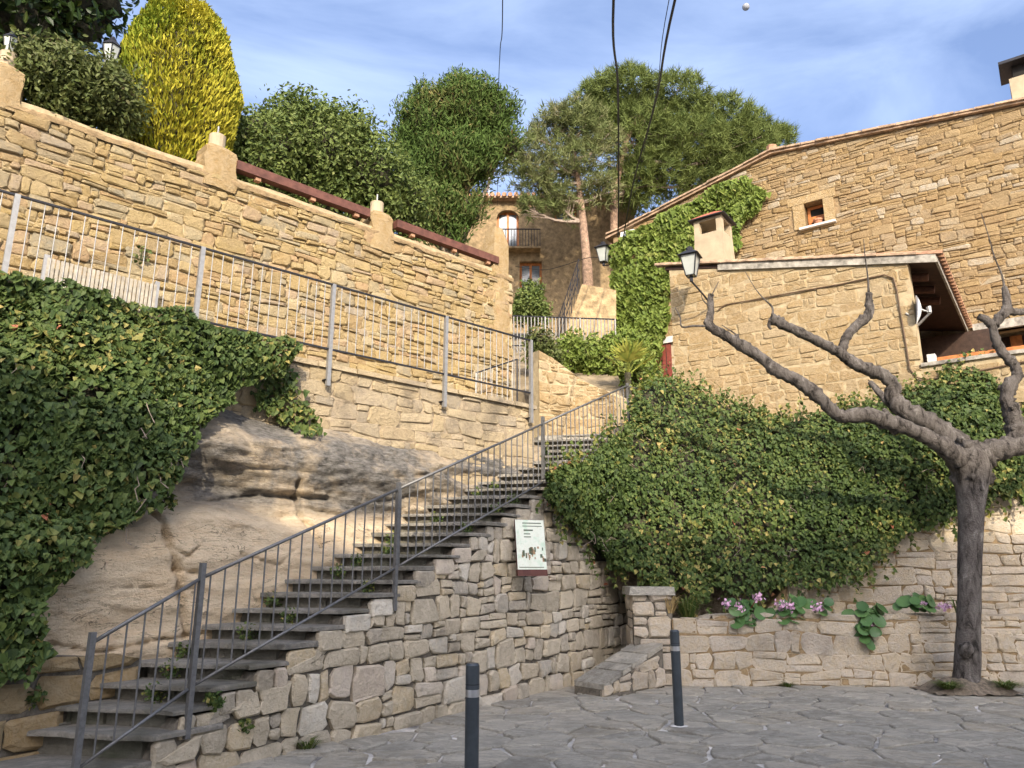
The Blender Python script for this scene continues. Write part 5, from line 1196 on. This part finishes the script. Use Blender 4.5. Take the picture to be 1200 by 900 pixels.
# cypress: dense, feathery, flat clipped top
cyl_ = [(500, 154, 36.8), (545, 134, 38.6), (580, 139, 27.6), (590, 169, 22.1), (530, 194, 44.2), (490, 209, 33.1), (560, 189, 31.3), (510, 249, 35.0), (545, 249, 23.9), (500, 124, 20.2), (525, 279, 22.1), (540, 114, 22.1), (480, 174, 23.9), (565, 119, 20.2)]
cbl = pxblobs(cyl_, 18.5); ct = thing('clipped_cypress', 'tall dense green cypress with a ragged flat top behind the garden wall', 'conifer', (cbl[0][0] + .6, 18.5, 7.45))
rng = random.Random(221); stems(ct, (cbl[0][0] + .6, 18.5, 7.45), cbl, .16, 'grey_twig', rng)
mb = MB()
for b_ in cbl: mb.ball(b_[:3], b_[3] * .72, 10, 8, lump=.4)
mb.build('shade_core', 'twig_and_core_shade', ct, smooth=True)  # solid dark filling behind the sprays, coloured as the shade inside
mb = MB(); wts = [b_[3] ** 2 for b_ in cbl]
for i in range(2600):
    x, y, z, r_ = rng.choices(cbl, wts)[0]; d = rvec(rng)
    if d.y > .4: d.y = -d.y
    c0 = Vector((x, y, z)) + d * r_ * rng.uniform(.7, 1.03); tb_ = .42 + .3 * noise.noise(c0 * .9) + rng.gauss(0, .1)
    ax = (d * .6 + Vector((0, 0, .75)) + rvec(rng) * .3).normalized()
    for k in range(16):
        q = c0 + ax * rng.uniform(-.15, .32) + rvec(rng) * .12
        add_leaf(mb, q, d + rvec(rng) * .9, ax + rvec(rng) * .55, rng.uniform(.10, .19), min(1, max(0, rng.gauss(tb_, .12))), SPRAY, .05)
mb.build('crown', 'cypress_spray', ct, kind='stuff')
# pines
def pine(name, lab, lst, Y, trunk, limbs, ntuft, mat, seed, nn=16, ln_=.42, inner=.2, bark='pine_bark', r0=.22):
    rng = random.Random(seed); bl = pxblobs(lst, Y)
    tp_ = [atY(px, py, yy) for px, py, yy in trunk]; t_ = thing(name, lab, 'pine tree', tp_[0])
    mb = MB(); sp_ = smooth_path(tp_, 4); mb.tube(sp_, [lerp(r0, r0 * .35, i / (len(sp_) - 1)) for i in range(len(sp_))], n=9, lump=.12); mb.build('trunk', bark, t_, smooth=True)
    for (x, y, z, r_) in bl:
        e = Vector((x, y, z)); src = min(sp_[len(sp_) // 3:], key=lambda q: (q - e).length + (3 if q.z > e.z - .3 else 0))
        mb = MB(); m_ = src.lerp(e, .5) + Vector((0, 0, -.1 * (e - src).length)); pth = smooth_path([src, m_, e], 3)
        mb.tube(pth, [lerp(r0 * .42, .03, i / (len(pth) - 1)) for i in range(len(pth))], n=5)
        for k in range(7):
            q = e + rvec(rng) * r_ * .8; mb.tube([m_.lerp(e, rng.uniform(.1, .9)), q], [.03, .01], n=4, cap=False)
        mb.build('branch', 'grey_twig', t_)
    mb = MB(); wts = [b_[3] ** 2 for b_ in bl]
    for i in range(ntuft):
        x, y, z, r_ = rng.choices(bl, wts)[0]; d = rvec(rng)
        if d.z < -.3 and rng.random() < .5: d.z = -d.z
        rad = r_ * (rng.uniform(.15, 1.0) if rng.random() < inner else rng.uniform(.78, 1.08)) * (1 + .2 * noise.noise(Vector((x, y, z)) + d * 1.7))
        c0 = Vector((x, y, z)) + Vector((d.x, d.y, d.z * .85)) * rad; ax = (d + Vector((0, 0, .8))).normalized(); tn = min(1, max(0, .45 + .3 * noise.noise(c0 * .8) + rng.gauss(0, .14)))
        for k in range(nn):
            dr_ = (ax * .7 + rvec(rng)).normalized(); sd_ = dr_.cross(rvec(rng)).normalized() * .016 * (ln_ / .4) * 1.2
            b0 = c0 + rvec(rng) * .08
            mb.add([b0 - sd_, b0 + sd_, b0 + dr_ * ln_ * rng.uniform(.6, 1.1)], [(0, 1, 2)], tn)
    mb.build('crown', mat, t_, kind='stuff')
    return t_
pine('stone_pine', 'large dense pine with a dark domed crown behind the gable house', [(735, 118, 42), (790, 128, 44, .5), (835, 155, 46, 1), (868, 180, 40, 1), (800, 185, 56, .5), (742, 165, 44), (903, 170, 26, 2), (765, 215, 44, .5), (840, 215, 44, 1.5), (700, 118, 26), (735, 220, 28), (710, 150, 30), (920, 160, 13, 2.5), (880, 150, 22, 1)], 27.5,
     [(722, 320, 27), (720, 270, 27), (722, 215, 27), (740, 150, 27.3), (770, 120, 27.6)], None, 4600, 'pine_needle', 231, nn=17, ln_=.40, inner=.3)
pine('thin_pine', 'sparse greyish pine with a leaning trunk in front of the far house', [(640, 185, 34), (668, 150, 34), (615, 205, 26), (700, 175, 34), (675, 205, 40), (640, 225, 28), (705, 225, 24), (650, 145, 24), (690, 140, 22), (605, 185, 14), (625, 160, 14), (660, 245, 22), (620, 245, 16)], 26.0,
     [(690, 345, 25.6), (688, 310, 25.7), (683, 260, 25.8), (678, 215, 26), (670, 165, 26)], None, 1500, 'thin_pine_needle', 232, nn=13, ln_=.38, inner=.55)
# bushes on the slope
shrub('round_bush', 'round dark bush in front of the far house window, above the lane railing', 'bush', [(620, 358, 19), (623, 343, 13), (610, 366, 13), (632, 368, 12)], 21.5, 420, 10, .13, 'laurel_leaf', 241, rc=.22)
shrub('slope_bush', 'leafy green bushes spilling over the curved wall at the head of the steps', 'bush', [(690, 418, 26), (665, 420, 22), (715, 425, 24), (735, 408, 20), (700, 440, 15), (740, 440, 18), (670, 408, 16), (720, 405, 14), (752, 425, 16, .5), (760, 440, 14, -.6), (748, 445, 14, -1)], 17.2, 1000, 11, .12, 'house_ivy_leaf', 242, rc=.2)
shrub('grey_bush', 'small grey green bush beside the end of the garden wall', 'bush', [(634, 402, 16), (642, 420, 15), (628, 418, 12)], 16.6, 260, 10, .09, 'shrub_leaf', 243, rc=.2)
# fan palm
pb = atY(736, 450, 15.6); pt = thing('fan_palm', 'spiky yellow green fan palm at the head of the steps', 'palm', pb); rng = random.Random(251)
mb = MB(); mb.tube([pb - Vector((0, 0, .3)), pb + Vector((0, 0, .25))], .07, n=8); mb.build('trunk', 'twig_and_core_shade', pt)
for i in range(13):
    a = rng.uniform(0, 2 * math.pi); el = rng.uniform(.45, 1.4); d = Vector((math.cos(a) * math.cos(el), math.sin(a) * math.cos(el), math.sin(el))); h0 = pb + Vector((0, 0, .22)) + d * rng.uniform(.28, .45)
    mb = MB(); mb.tube([pb + Vector((0, 0, .18)), h0], .010, n=4, tone=.3)
    sx = d.cross(Vector((0, 0, 1))).normalized(); sy = sx.cross(d)
    for k in range(11):
        b_ = lerp(-1.05, 1.05, k / 10); bd = (d * math.cos(b_) + sx * math.sin(b_)).normalized(); l_ = rng.uniform(.42, .58) * (1 - .15 * abs(b_)); wv = bd.cross(sy).normalized() * .026
        mb.add([h0 - wv * .4, h0 + bd * l_ * .5 - wv, h0 + bd * l_ + Vector((0, 0, -.06)), h0 + bd * l_ * .5 + wv, h0 + wv * .4], [(0, 1, 2, 3, 4)], min(1, max(0, rng.gauss(.5, .25))))
    mb.build('frond', 'palm_blade', pt)

# ------------------------------------------------------------------ pollarded plane tree
TY = 11.35; tr0 = atY(1133, 808, TY); tree = thing('pollarded_tree', 'leafless pollarded plane tree with knobbly grey limbs in front of the planter wall', 'tree', tr0)
def limb(lst, name='limb', n=13, lump=.30, sub=6, rough=True):
    P = [atY(px, py, TY + dy) for px, py, dy, r_ in lst]; rs = [r_ * (.9 if rough is False else .80) * ((p_.y * _c + (p_.z - CZ) * _s) / F) for (_, _, _, r_), p_ in zip(lst, P)]
    sp_ = smooth_path(P, sub); rad = [interp(list(enumerate(rs)), i / sub) for i in range(len(sp_))]
    rg = random.Random(len(lst) * 7 + int(lst[0][0]))
    if rough and max(rs) > .06: rad = [r_ * (1 + .16 * noise.noise(Vector((i * .45, lst[0][0], 0))) + (.22 if rg.random() < .12 else 0)) for i, r_ in enumerate(rad)]
    mb = MB(); mb.tube(sp_, rad, n=n, lump=lump); return mb, sp_, rad
def knobs(mb, sp_, rad, rg, n=14, k0=2):
    for i in range(n):
        j = rg.randrange(k0, len(sp_)); q = sp_[j] + rvec(rg) * rad[j] * .92; mb.ball(q, rad[j] * rg.uniform(.15, .42), 6, 4, lump=.8)
rg = random.Random(301)
mb, sp_, rad = limb([(1133, 822, 0, 27), (1133, 806, 0, 19), (1133, 792, 0, 16), (1134, 768, 0, 15.5), (1135, 735, 0, 14), (1136, 690, 0, 13.8), (1137, 640, 0, 14.2), (1138, 595, 0, 15.5), (1138, 565, 0, 20), (1137, 548, 0, 25), (1136, 532, 0, 24), (1137, 518, 0, 12)], lump=.05, n=18, rough=False)
mb.ball(atY(1132, 762, TY - .16), .10, 10, 7, lump=.6); knobs(mb, sp_[46:], rad[46:], rg, 14); mb.build('trunk', 'plane_bark', tree, smooth=True)
LIMBS = [
    [(1130, 545, 0, 15), (1112, 528, -.15, 15), (1092, 515, -.25, 11), (1065, 503, -.3, 11), (1040, 494, -.3, 12), (1016, 486, -.3, 11), (985, 488, -.3, 9), (968, 474, -.25, 9), (950, 457, -.2, 9), (932, 445, -.15, 10), (912, 435, -.1, 9), (890, 418, 0, 8), (868, 404, .05, 8), (848, 392, .1, 7), (834, 384, .1, 7), (828, 375, .1, 6)],
    [(1140, 540, .1, 18), (1118, 518, .2, 17), (1096, 500, .3, 16), (1075, 490, .35, 16), (1056, 478, .4, 14), (1047, 466, .45, 12), (1046, 452, .45, 10), (1036, 440, .45, 9), (1018, 433, .5, 10), (1000, 425, .5, 9), (985, 414, .5, 8), (965, 403, .5, 7), (945, 393, .5, 7), (925, 384, .5, 7), (910, 376, .5, 8), (903, 373, .5, 8)],
    [(986, 416, .5, 6), (990, 400, .5, 6), (996, 389, .5, 6.5), (1006, 379, .5, 7), (1017, 370, .5, 7), (1019, 358, .5, 6), (1018, 343, .5, 4)],
    [(1142, 540, 0, 19), (1160, 530, -.1, 17), (1180, 524, -.15, 16), (1205, 520, -.2, 15), (1235, 512, -.3, 13), (1270, 490, -.3, 11), (1290, 450, -.3, 8)],
    [(1186, 530, -.15, 12), (1190, 505, -.1, 13), (1186, 485, -.1, 11), (1180, 466, -.1, 9), (1184, 450, -.1, 9), (1192, 440, -.1, 7), (1187, 426, -.1, 7), (1174, 412, -.1, 6.5), (1166, 395, -.1, 6), (1164, 380, -.1, 6)],
    [(1164, 382, -.1, 6), (1154, 374, -.1, 6), (1147, 371, -.1, 4)],
    [(1164, 382, -.1, 6.5), (1172, 371, -.1, 7), (1180, 362, -.1, 7), (1179, 348, -.1, 5), (1177, 336, -.1, 3.5)],
    [(1180, 364, -.1, 6), (1192, 366, -.1, 5), (1204, 364, -.1, 5)],
    [(906, 436, -.1, 6), (893, 420, .1, 5), (880, 408, .15, 5), (867, 403, .15, 4.5), (863, 392, .15, 3)],
    [(830, 378, .1, 6), (833, 366, .1, 5), (832, 352, .1, 4), (834, 345, .1, 3.5)],
    [(1120, 520, .5, 8), (1085, 500, .9, 7), (1055, 485, 1.3, 6), (1035, 465, 1.6, 5), (1020, 448, 1.8, 4)],
]
for l_ in LIMBS:
    mb, sp_, rad = limb(l_); knobs(mb, sp_, rad, rg, 34 if len(l_) > 8 else 10); mb.build('limb', 'plane_bark', tree, smooth=True)
TW = [[(832, 382, .1, 3), (812, 382, .1, 2.6), (799, 383, .1, 2.2), (797, 372, .1, 1.8), (791, 360, .1, 1)], [(905, 370, .5, 3), (905, 360, .5, 2.4), (895, 350, .5, 1.6), (885, 338, .5, 1), (873, 318, .5, .7)],
      [(1018, 345, .5, 3), (1017, 325, .5, 1.8), (1014, 302, .5, 1.3), (1012, 280, .5, .8)], [(1177, 338, -.1, 3), (1174, 322, -.1, 2), (1165, 300, -.1, 1.5), (1158, 275, -.1, 1.1), (1150, 250, -.1, .8)],
      [(864, 393, .15, 2.2), (857, 388, .15, 1.6), (846, 381, .15, .9)], [(832, 350, .1, 2), (838, 338, .1, 1.2), (842, 330, .1, .8)], [(833, 360, .1, 2), (824, 352, .1, 1.3), (822, 345, .1, .8)], [(903, 374, .5, 5), (901, 382, .5, 4), (904, 386, .5, 2)]]
for l_ in TW:
    mb, _, _ = limb([(a, b_, c_, d_ * .62) for a, b_, c_, d_ in l_], n=6, lump=0, sub=3); mb.build('twig', 'plane_bark', tree, smooth=True)
mb = MB(); mb.grid(lambda a, b_: tr0 + Vector(((a - .5) * 1.25, (b_ - .5) * .8, max(-.02, .20 * (1 - ((a - .5) * 2.0) ** 2) * (1 - ((b_ - .5) * 2) ** 2) + .05 * fbm(a * 6, b_ * 6, 3) - .02))), 26, 18); struct(mb.build('tree_pit', 'soil', None, smooth=True))

# ------------------------------------------------------------------ low plants
def tuft(name, lab, base, n, hgt, spread_, mat='grass_blade', seed=1, group=None, wd=.006, cat_='plant'):
    rng = random.Random(seed); mb = MB(); base = Vector(base)
    for i in range(n):
        a = rng.uniform(0, 6.28); l_ = hgt * rng.uniform(.5, 1.1); d = Vector((math.cos(a), math.sin(a), 0)); s_ = Vector((-d.y, d.x, 0)) * wd; b0 = base + d * rng.uniform(0, spread_ * .4)
        m_ = b0 + d * spread_ * rng.uniform(.2, .6) + Vector((0, 0, l_ * .7)); e = b0 + d * spread_ * rng.uniform(.6, 1.3) + Vector((0, 0, l_ * rng.uniform(.5, 1.0)))
        mb.add([b0 - s_, b0 + s_, m_ + s_, m_ - s_], [(0, 1, 2, 3)], rng.random()); mb.add([m_ - s_, m_ + s_, e], [(0, 1, 2)], rng.random())
    o = mb.build(name, mat); rebase(o, base); tag(o, lab, cat_, group); return o
def weed(name, lab, base, n, r_, size=.045, seed=1, out=Vector((0, -.5, .3)), group=None):
    rng = random.Random(seed); mb = MB(); base = Vector(base)
    for i in range(n):
        q = base + rvec(rng) * r_ * rng.random() ** .5 + Vector((0, 0, r_ * .4)); add_leaf(mb, q, out + rvec(rng) * .8, rvec(rng) + Vector((0, 0, .2)), size * rng.uniform(.6, 1.3), min(1, max(0, rng.gauss(.4, .2))))
    for i in range(6): mb.tube([base, base + rvec(rng) * r_ + Vector((0, 0, r_ * .4))], .003, n=4, tone=.2)
    o = mb.build(name, 'ivy_leaf'); rebase(o, base); tag(o, lab, 'weed', group); return o
weed('wall_weed', 'dark tuft of weed hanging on the bare rock face', FEN.off(1.0).hit(197, 592) , 90, .09, seed=401)
weed('wall_weed', 'small green weed growing low on the stair wall near its foot', WST.off(.06).hit(286, 856), 60, .07, seed=402)
weed('wall_weed', 'mossy weed under the second railing post on the stair wall', WST.off(.05).hit(250, 826), 80, .09, seed=403)
weed('wall_weed', 'green weed between the yellow stones beside the lowest steps', FEN.off(1.4).hit(40, 822), 110, .10, seed=404)
weed('wall_weed', 'upright fern beside the squat stone pier', WST.off(.1).hit(738, 704), 120, .14, seed=405)
tuft('grass_tuft', 'grass tuft at the foot of the stair wall', atZ(360, 880, GZ), 90, .14, .13, seed=406)
tuft('grass_tuft', 'grass tuft at the foot of the planter wall', (4.1, PLY - .06, GZ), 60, .10, .11, seed=407)
tuft('grass_tuft', 'short grass on the earth mound left of the tree trunk', tr0 + Vector((-.38, -.22, .04)), 220, .12, .2, seed=408)
tuft('grass_tuft', 'short grass on the earth mound right of the tree trunk', tr0 + Vector((.42, -.2, .04)), 240, .12, .25, seed=409)
tuft('grass_tuft', 'upright green grass clump in the flower bed beside the pier', (2.75, 12.2, .86), 130, .42, .28, seed=410, wd=.008)
tuft('dry_grass', 'withered straw coloured clump hanging beside the pier', (2.42, 12.0, .95), 70, .34, .22, 'dry_blade', 411, wd=.007)
tuft('grass_tuft', 'thin grass blades on the planter wall beyond the tree trunk', (6.95, 12.1, .9), 30, .38, .16, seed=412, wd=.006)
weed('wall_weed', 'trailing sprig on the high garden wall behind the fence', UPW.off(.05).hit(165, 305), 40, .16, .05, seed=413)
rng = random.Random(420)
for k in range(3, 26):                     # weeds in the corners of the treads, by the rock
    if rng.random() < .85:
        o = STR.at(step_s(k) + .02, 0, -.02).xy + NOS * (rng.choice((1.05, .9, .7, .3)) * rng.uniform(.8, 1.1)); weed('step_weed', 'little dark weed growing from the joint under a stair tread', Vector((o.x, o.y, step_z(k - 1) + .03)) - (STR.d * .05).to_3d(), 80, .11, .030, seed=421 + k, group='weeds between the steps')
# bergenia in the bed
def bergenia(lab, base, n, seed, fl, hang=0.0):
    rng = random.Random(seed); t_ = thing('bergenia', lab, 'flower plant', base); base = Vector(base)
    for i in range(n):
        a = rng.uniform(0, 6.28); rad = rng.uniform(.05, .24); c0 = base + Vector((math.cos(a) * rad * 1.3, -abs(math.sin(a)) * rad * .8, rng.uniform(.0, .18) - hang * rng.random())); nr = Vector((math.cos(a) * .6, -.9, .55)) + rvec(rng) * .35
        tp_ = Vector((math.cos(a), -.2, rng.uniform(-.5, .6))); mb = MB(); sz = rng.uniform(.16, .24); nr.normalize(); tp_ = (tp_ - nr * tp_.dot(nr)).normalized(); x = tp_.cross(nr)
        mb.tube([base, c0 - tp_ * sz * .45], .007, n=4, tone=.9)
        ring = [c0 + x * math.cos(b_) * sz * .44 * (1 + .05 * math.sin(3 * b_)) + tp_ * math.sin(b_) * sz * .52 + nr * (.03 * sz * math.sin(5 * b_)) for b_ in (2 * math.pi * k / 12 for k in range(12))]
        o_ = len(mb.v); tn = rng.random()
        mb.add(ring + [c0 - nr * sz * .10], [(k, (k + 1) % 12, 12) for k in range(12)], tn); mb.build('leaf', 'bergenia_leaf', t_, smooth=True)
    for (dx, dz) in fl:
        c0 = base + Vector((dx, -.12, dz)); mb = MB()
        for k in range(34):
            q = c0 + Vector((rng.gauss(0, .04), rng.gauss(0, .035), rng.gauss(0, .035))); add_leaf(mb, q, rvec(rng) + Vector((0, -.6, .3)), rvec(rng), .045, .5, IVY5)
        f_ = mb.build('flower_head', 'petal', t_); mb = MB(); mb.tube([base + Vector((dx * .4, -.02, 0)), c0], .006, n=5); mb.build('flower_stalk', 'red_wood', t_)
def bx(px, py): q = atY(px, py, 11.95); return Vector((q.x, 11.95, q.z))
bergenia('pink flowered large leaved plant next to the pier end of the flower bed', bx(872, 716), 22, 501, [(-.12, .06), (.18, .20), (-.3, .10)], .25)
bergenia('large leaved plant with small pink buds hanging over the planter wall', bx(922, 714), 13, 502, [(.0, .05), (-.14, .06)], .18)
bergenia('single mauve flower head over few leaves in the flower bed', bx(955, 718), 5, 503, [(.0, .08)])
bergenia('bushy large leaved plant drooping far down the planter wall', bx(1012, 720), 32, 504, [(.02, -.12)], .45)
bergenia('large leaved plant with one mauve flower beside the tree trunk', bx(1070, 712), 18, 505, [(.06, .06), (.42, .02)], .05)

# ================================================================== small objects
def bollard(lab, base, hgt, r_):
    base = Vector(base); t_ = thing('bollard', lab, 'bollard', base)
    mb = MB(); mb.tube([base - Vector((0, 0, .05)), base + Vector((0, 0, hgt - .015)), base + Vector((0, 0, hgt))], [r_, r_, r_ * .82], n=28); mb.build('tube', 'bollard_paint', t_, smooth=False)
    mb = MB(); mb.tube([base + Vector((0, 0, hgt - .225)), base + Vector((0, 0, hgt - .175))], r_ * 1.012, n=28, cap=False); mb.build('band', 'steel_band', t_, smooth=True)
    mb = MB(); mb.tube([base + Vector((0, 0, hgt - .145)), base + Vector((0, 0, hgt - .138))], r_ * 1.012, n=28, cap=False); mb.build('groove', 'dark_metal', t_, smooth=True)
    mb = MB(); rg = random.Random(9); n = 18
    ring = [base + Vector((math.cos(6.2832 * k / n) * r_ * rg.uniform(1.6, 2.3), math.sin(6.2832 * k / n) * r_ * rg.uniform(1.5, 2.0), .012)) for k in range(n)]
    mb.add(ring + [base + Vector((0, 0, .03))], [(k, (k + 1) % n, n) for k in range(n)]); mb.build('mortar_collar', 'concrete_pale', t_)
b1 = atY(554, 777, 5.68); bollard('dark grey steel bollard before the middle of the stair wall', (b1.x, b1.y, GZ), b1.z - GZ, .05)
b2 = atZ(796, 852, GZ); bollard('dark grey steel bollard before the squat pier, set in white mortar', b2, 1.03, .053)
# information board
IBp = WST.off(.30); ib = thing('information_board', 'pale green illustrated information board in a dark red frame on the stair wall', 'sign', IBp.hit(622, 672))
cb = IBp.hit(622, 638); bd = Vector((.93, .36, 0)).normalized(); bn = Vector((bd.y, -bd.x, 0)); upv = (Vector((0, 0, 1)) + bn * -.16).normalized()
sc_ = (cb - Vector((0, 0, CZ))).length / F; bw, bh = 35 * sc_ / .97, 57 * sc_
def bp(u, v, d): return cb + bd * (u * bw) + upv * (v * bh) + bn * d
def bbox(u0, u1, v0, v1, d0, d1, mat, par, name):
    mb = MB(); mb.hexa([bp(u0, v0, d0), bp(u1, v0, d0), bp(u1, v0, d1), bp(u0, v0, d1)], [bp(u0, v1, d0), bp(u1, v1, d0), bp(u1, v1, d1), bp(u0, v1, d1)]); return mb.build(name, mat, par)
bbox(-.5, .5, -.5, .5, -.03, 0, 'sign_frame', ib, 'backing'); bbox(-.5, .5, -.62, -.5, -.06, .01, 'sign_frame', ib, 'frame_edge')
face = bbox(-.495, .495, -.495, .495, 0.0005, .004, 'board_print', ib, 'face')
rng = random.Random(520)
for i, (u0, u1, v, t_) in enumerate([(-.25, .40, .42, .02), (-.25, .42, .36, .016), (-.22, .1, .27, .03), (-.22, .0, .20, .02), (-.22, .02, .14, .02)]): bbox(u0, u1, v, v + t_, .004, .0055, 'sign_ink', face, 'print_line')
for i in range(26):
    u = rng.uniform(-.44, .42); v = rng.uniform(-.36, -.08); bbox(u, u + rng.uniform(.03, .09), v, v + rng.uniform(.03, .12), .004, .0055, rng.choice(('sign_ink', 'sign_brown', 'sign_brown')), face, 'print_mark')
bbox(-.44, .40, -.46, -.445, .004, .0055, 'sign_ink', face, 'print_line')
mb = MB(); mb.tube([bp(-.3, -.1, -.03), bp(-.3, -.1, -.32)], .02, n=6); mb.tube([bp(.3, -.1, -.03), bp(.3, -.1, -.42)], .02, n=6); mb.build('bracket', 'dark_metal', ib)
# garden lanterns
def glamp(lab, px, py, pl_, r0, h, zb):
    c0 = pl_.hit(px, py); t_ = thing('garden_lantern', lab, 'lamp', (c0.x, c0.y, zb))
    def ring(z, r_): return [c0 + Vector((math.cos(a) * r_, math.sin(a) * r_, z)) for a in (math.pi / 3 * i for i in range(6))]
    mb = MB(); mb.hexa(ring(-h * .45, r0 * .6), ring(h * .3, r0)); mb.build('glass', 'frosted_glass', t_)
    mb = MB(); mb.hexa(ring(h * .3, r0 * 1.2), ring(h * .6, r0 * .4)); mb.hexa(ring(h * .6, r0 * .45), ring(h * .75, r0 * .2)); mb.build('cap', 'dark_metal', t_)
    mb = MB(); A, B_ = ring(-h * .46, r0 * .63), ring(h * .3, r0 * 1.03)
    for i in range(6): mb.tube([A[i], B_[i]], r0 * .06, n=4)
    mb.hexa(ring(-h * .55, r0 * .7), ring(-h * .45, r0 * .6)); mb.build('frame', 'dark_metal', t_)
    mb = MB(); mb.tube([Vector((c0.x, c0.y, zb)), c0 - Vector((0, 0, h * .5))], .035, n=8); mb.build('pole', 'dark_metal', t_)
glamp('lantern on a post between the dark magnolia and the golden conifer', 130, 64, UPW.off(-.9), .13, .42, 7.45)
glamp('small lantern on the stone pillar at the far left of the garden wall', 12, 52, UPW.off(-.2), .09, .26, 8.0)
# overhead cables
def wire(lab, pts, r_, grp=None):
    mb = MB(); mb.tube(smooth_path(pts, 8), r_, n=6); o = mb.build('overhead_cable', 'black_rubber'); tag(o, lab, 'cable', grp)
ce = HOU.at(hl[0] + .3, hl[1] - .25, .25)
wire('thick black overhead cable running to the ivy clad house corner', [ce, atY(725, 200, 19), atY(724, 100, 14), atY(719, 0, 9.5), Vector((1.0, 3, 9.3)), Vector((.6, -13.9, 11.5))], .022)
ce2 = HOU.at(hl[0] + .5, hl[1] - .3, .25)
wire('thick black cable swinging from the house corner to the right of the other one', [ce2, atY(742, 215, 19.5), atY(768, 120, 14.5), atY(791, 0, 9.5), Vector((2.2, 3, 9.4)), Vector((2.4, -13.9, 11.5))], .022)
wire('thin cable beside the thick swinging one', [ce2 + Vector((.1, 0, .2)), atY(750, 200, 19.5), atY(770, 100, 14.5), atY(784, 0, 9.5), Vector((2.0, 3, 9.5)), Vector((2.0, -13.9, 11.7))], .007)
wire('single thin cable dropping behind the clipped cypress', [atY(583, 240, 29.5), atY(584, 120, 19), atY(586, 60, 14), atY(589, 0, 10), Vector((-.1, 3, 9.9)), Vector((-.2, -13.9, 11.8))], .009)
wire('thin cable crossing the front of the far house to the lane', [atY(604, 312, 29.3), atY(640, 316, 27), atY(690, 302, 24.3), lc2 + Vector((0, .3, -.1))], .012)
# moon
mq = ray(874, 7).normalized() * 1200; mb = MB(); mb.ball(mq, 1200 * 3.6 / F, 24, 16); tag(rebase(mb.build('moon', 'moon_dust', None, smooth=True), mq), 'small pale daytime moon in the blue sky', 'moon')
# houses on the other side of the square, behind the viewer: they shade the lower half of the place
def back_house(lab, x0, x1, hgt, y0, y1, seed):
    t_ = thing('square_house', lab, 'house', ((x0 + x1) / 2, (y0 + y1) / 2, GZ)); pl_ = VPlane((x0, y0), (1, 0)); pl_.n = Vector((0, 1))
    mb = MB(); mb.box(((x0 + x1) / 2, (y0 + y1) / 2, (GZ + hgt - .6) / 2), (x1 - x0, abs(y1 - y0), hgt - .6 - GZ)); mb.build('wall', 'render_cream', t_)
    mb = MB(); ov = .5; yr = y0 - 2.5
    e0, e1 = Vector((x0 - .2, y0 + ov, hgt - .5)), Vector((x1 + .2, y0 + ov, hgt - .5))
    mb.hexa([e0, e1, Vector((x1 + .2, y1, hgt - .5)), Vector((x0 - .2, y1, hgt - .5))], [Vector((x0 - .2, y0 + ov, hgt - .35)), Vector((x1 + .2, y0 + ov, hgt - .35)), Vector((x1 + .2, (y0 + y1) / 2, hgt + .9)), Vector((x0 - .2, (y0 + y1) / 2, hgt + .9))]); mb.build('roof', 'roof_tile', t_)
    nwin = int((x1 - x0) / 3)
    for i in range(nwin):
        for z in (1.0, 4.2, 7.4, 10.6):
            u = (i + .5) * (x1 - x0) / nwin; wn_ = pbox(pl_, u - .55, u + .55, z, z + 1.5, .005, .04, 'window_glass', t_, 'window'); pbox(pl_, u - .62, u + .62, z - .1, z - .01, 0, .1, 'concrete_pale', wn_, 'sill')
back_house('cream house with tiled roof behind the viewpoint, lower of the two', -7.5, 2.6, 15.3, -14, -23, 1)
back_house('taller cream house with tiled roof behind the viewpoint', 3.0, 14, 17.1, -14, -23, 2)
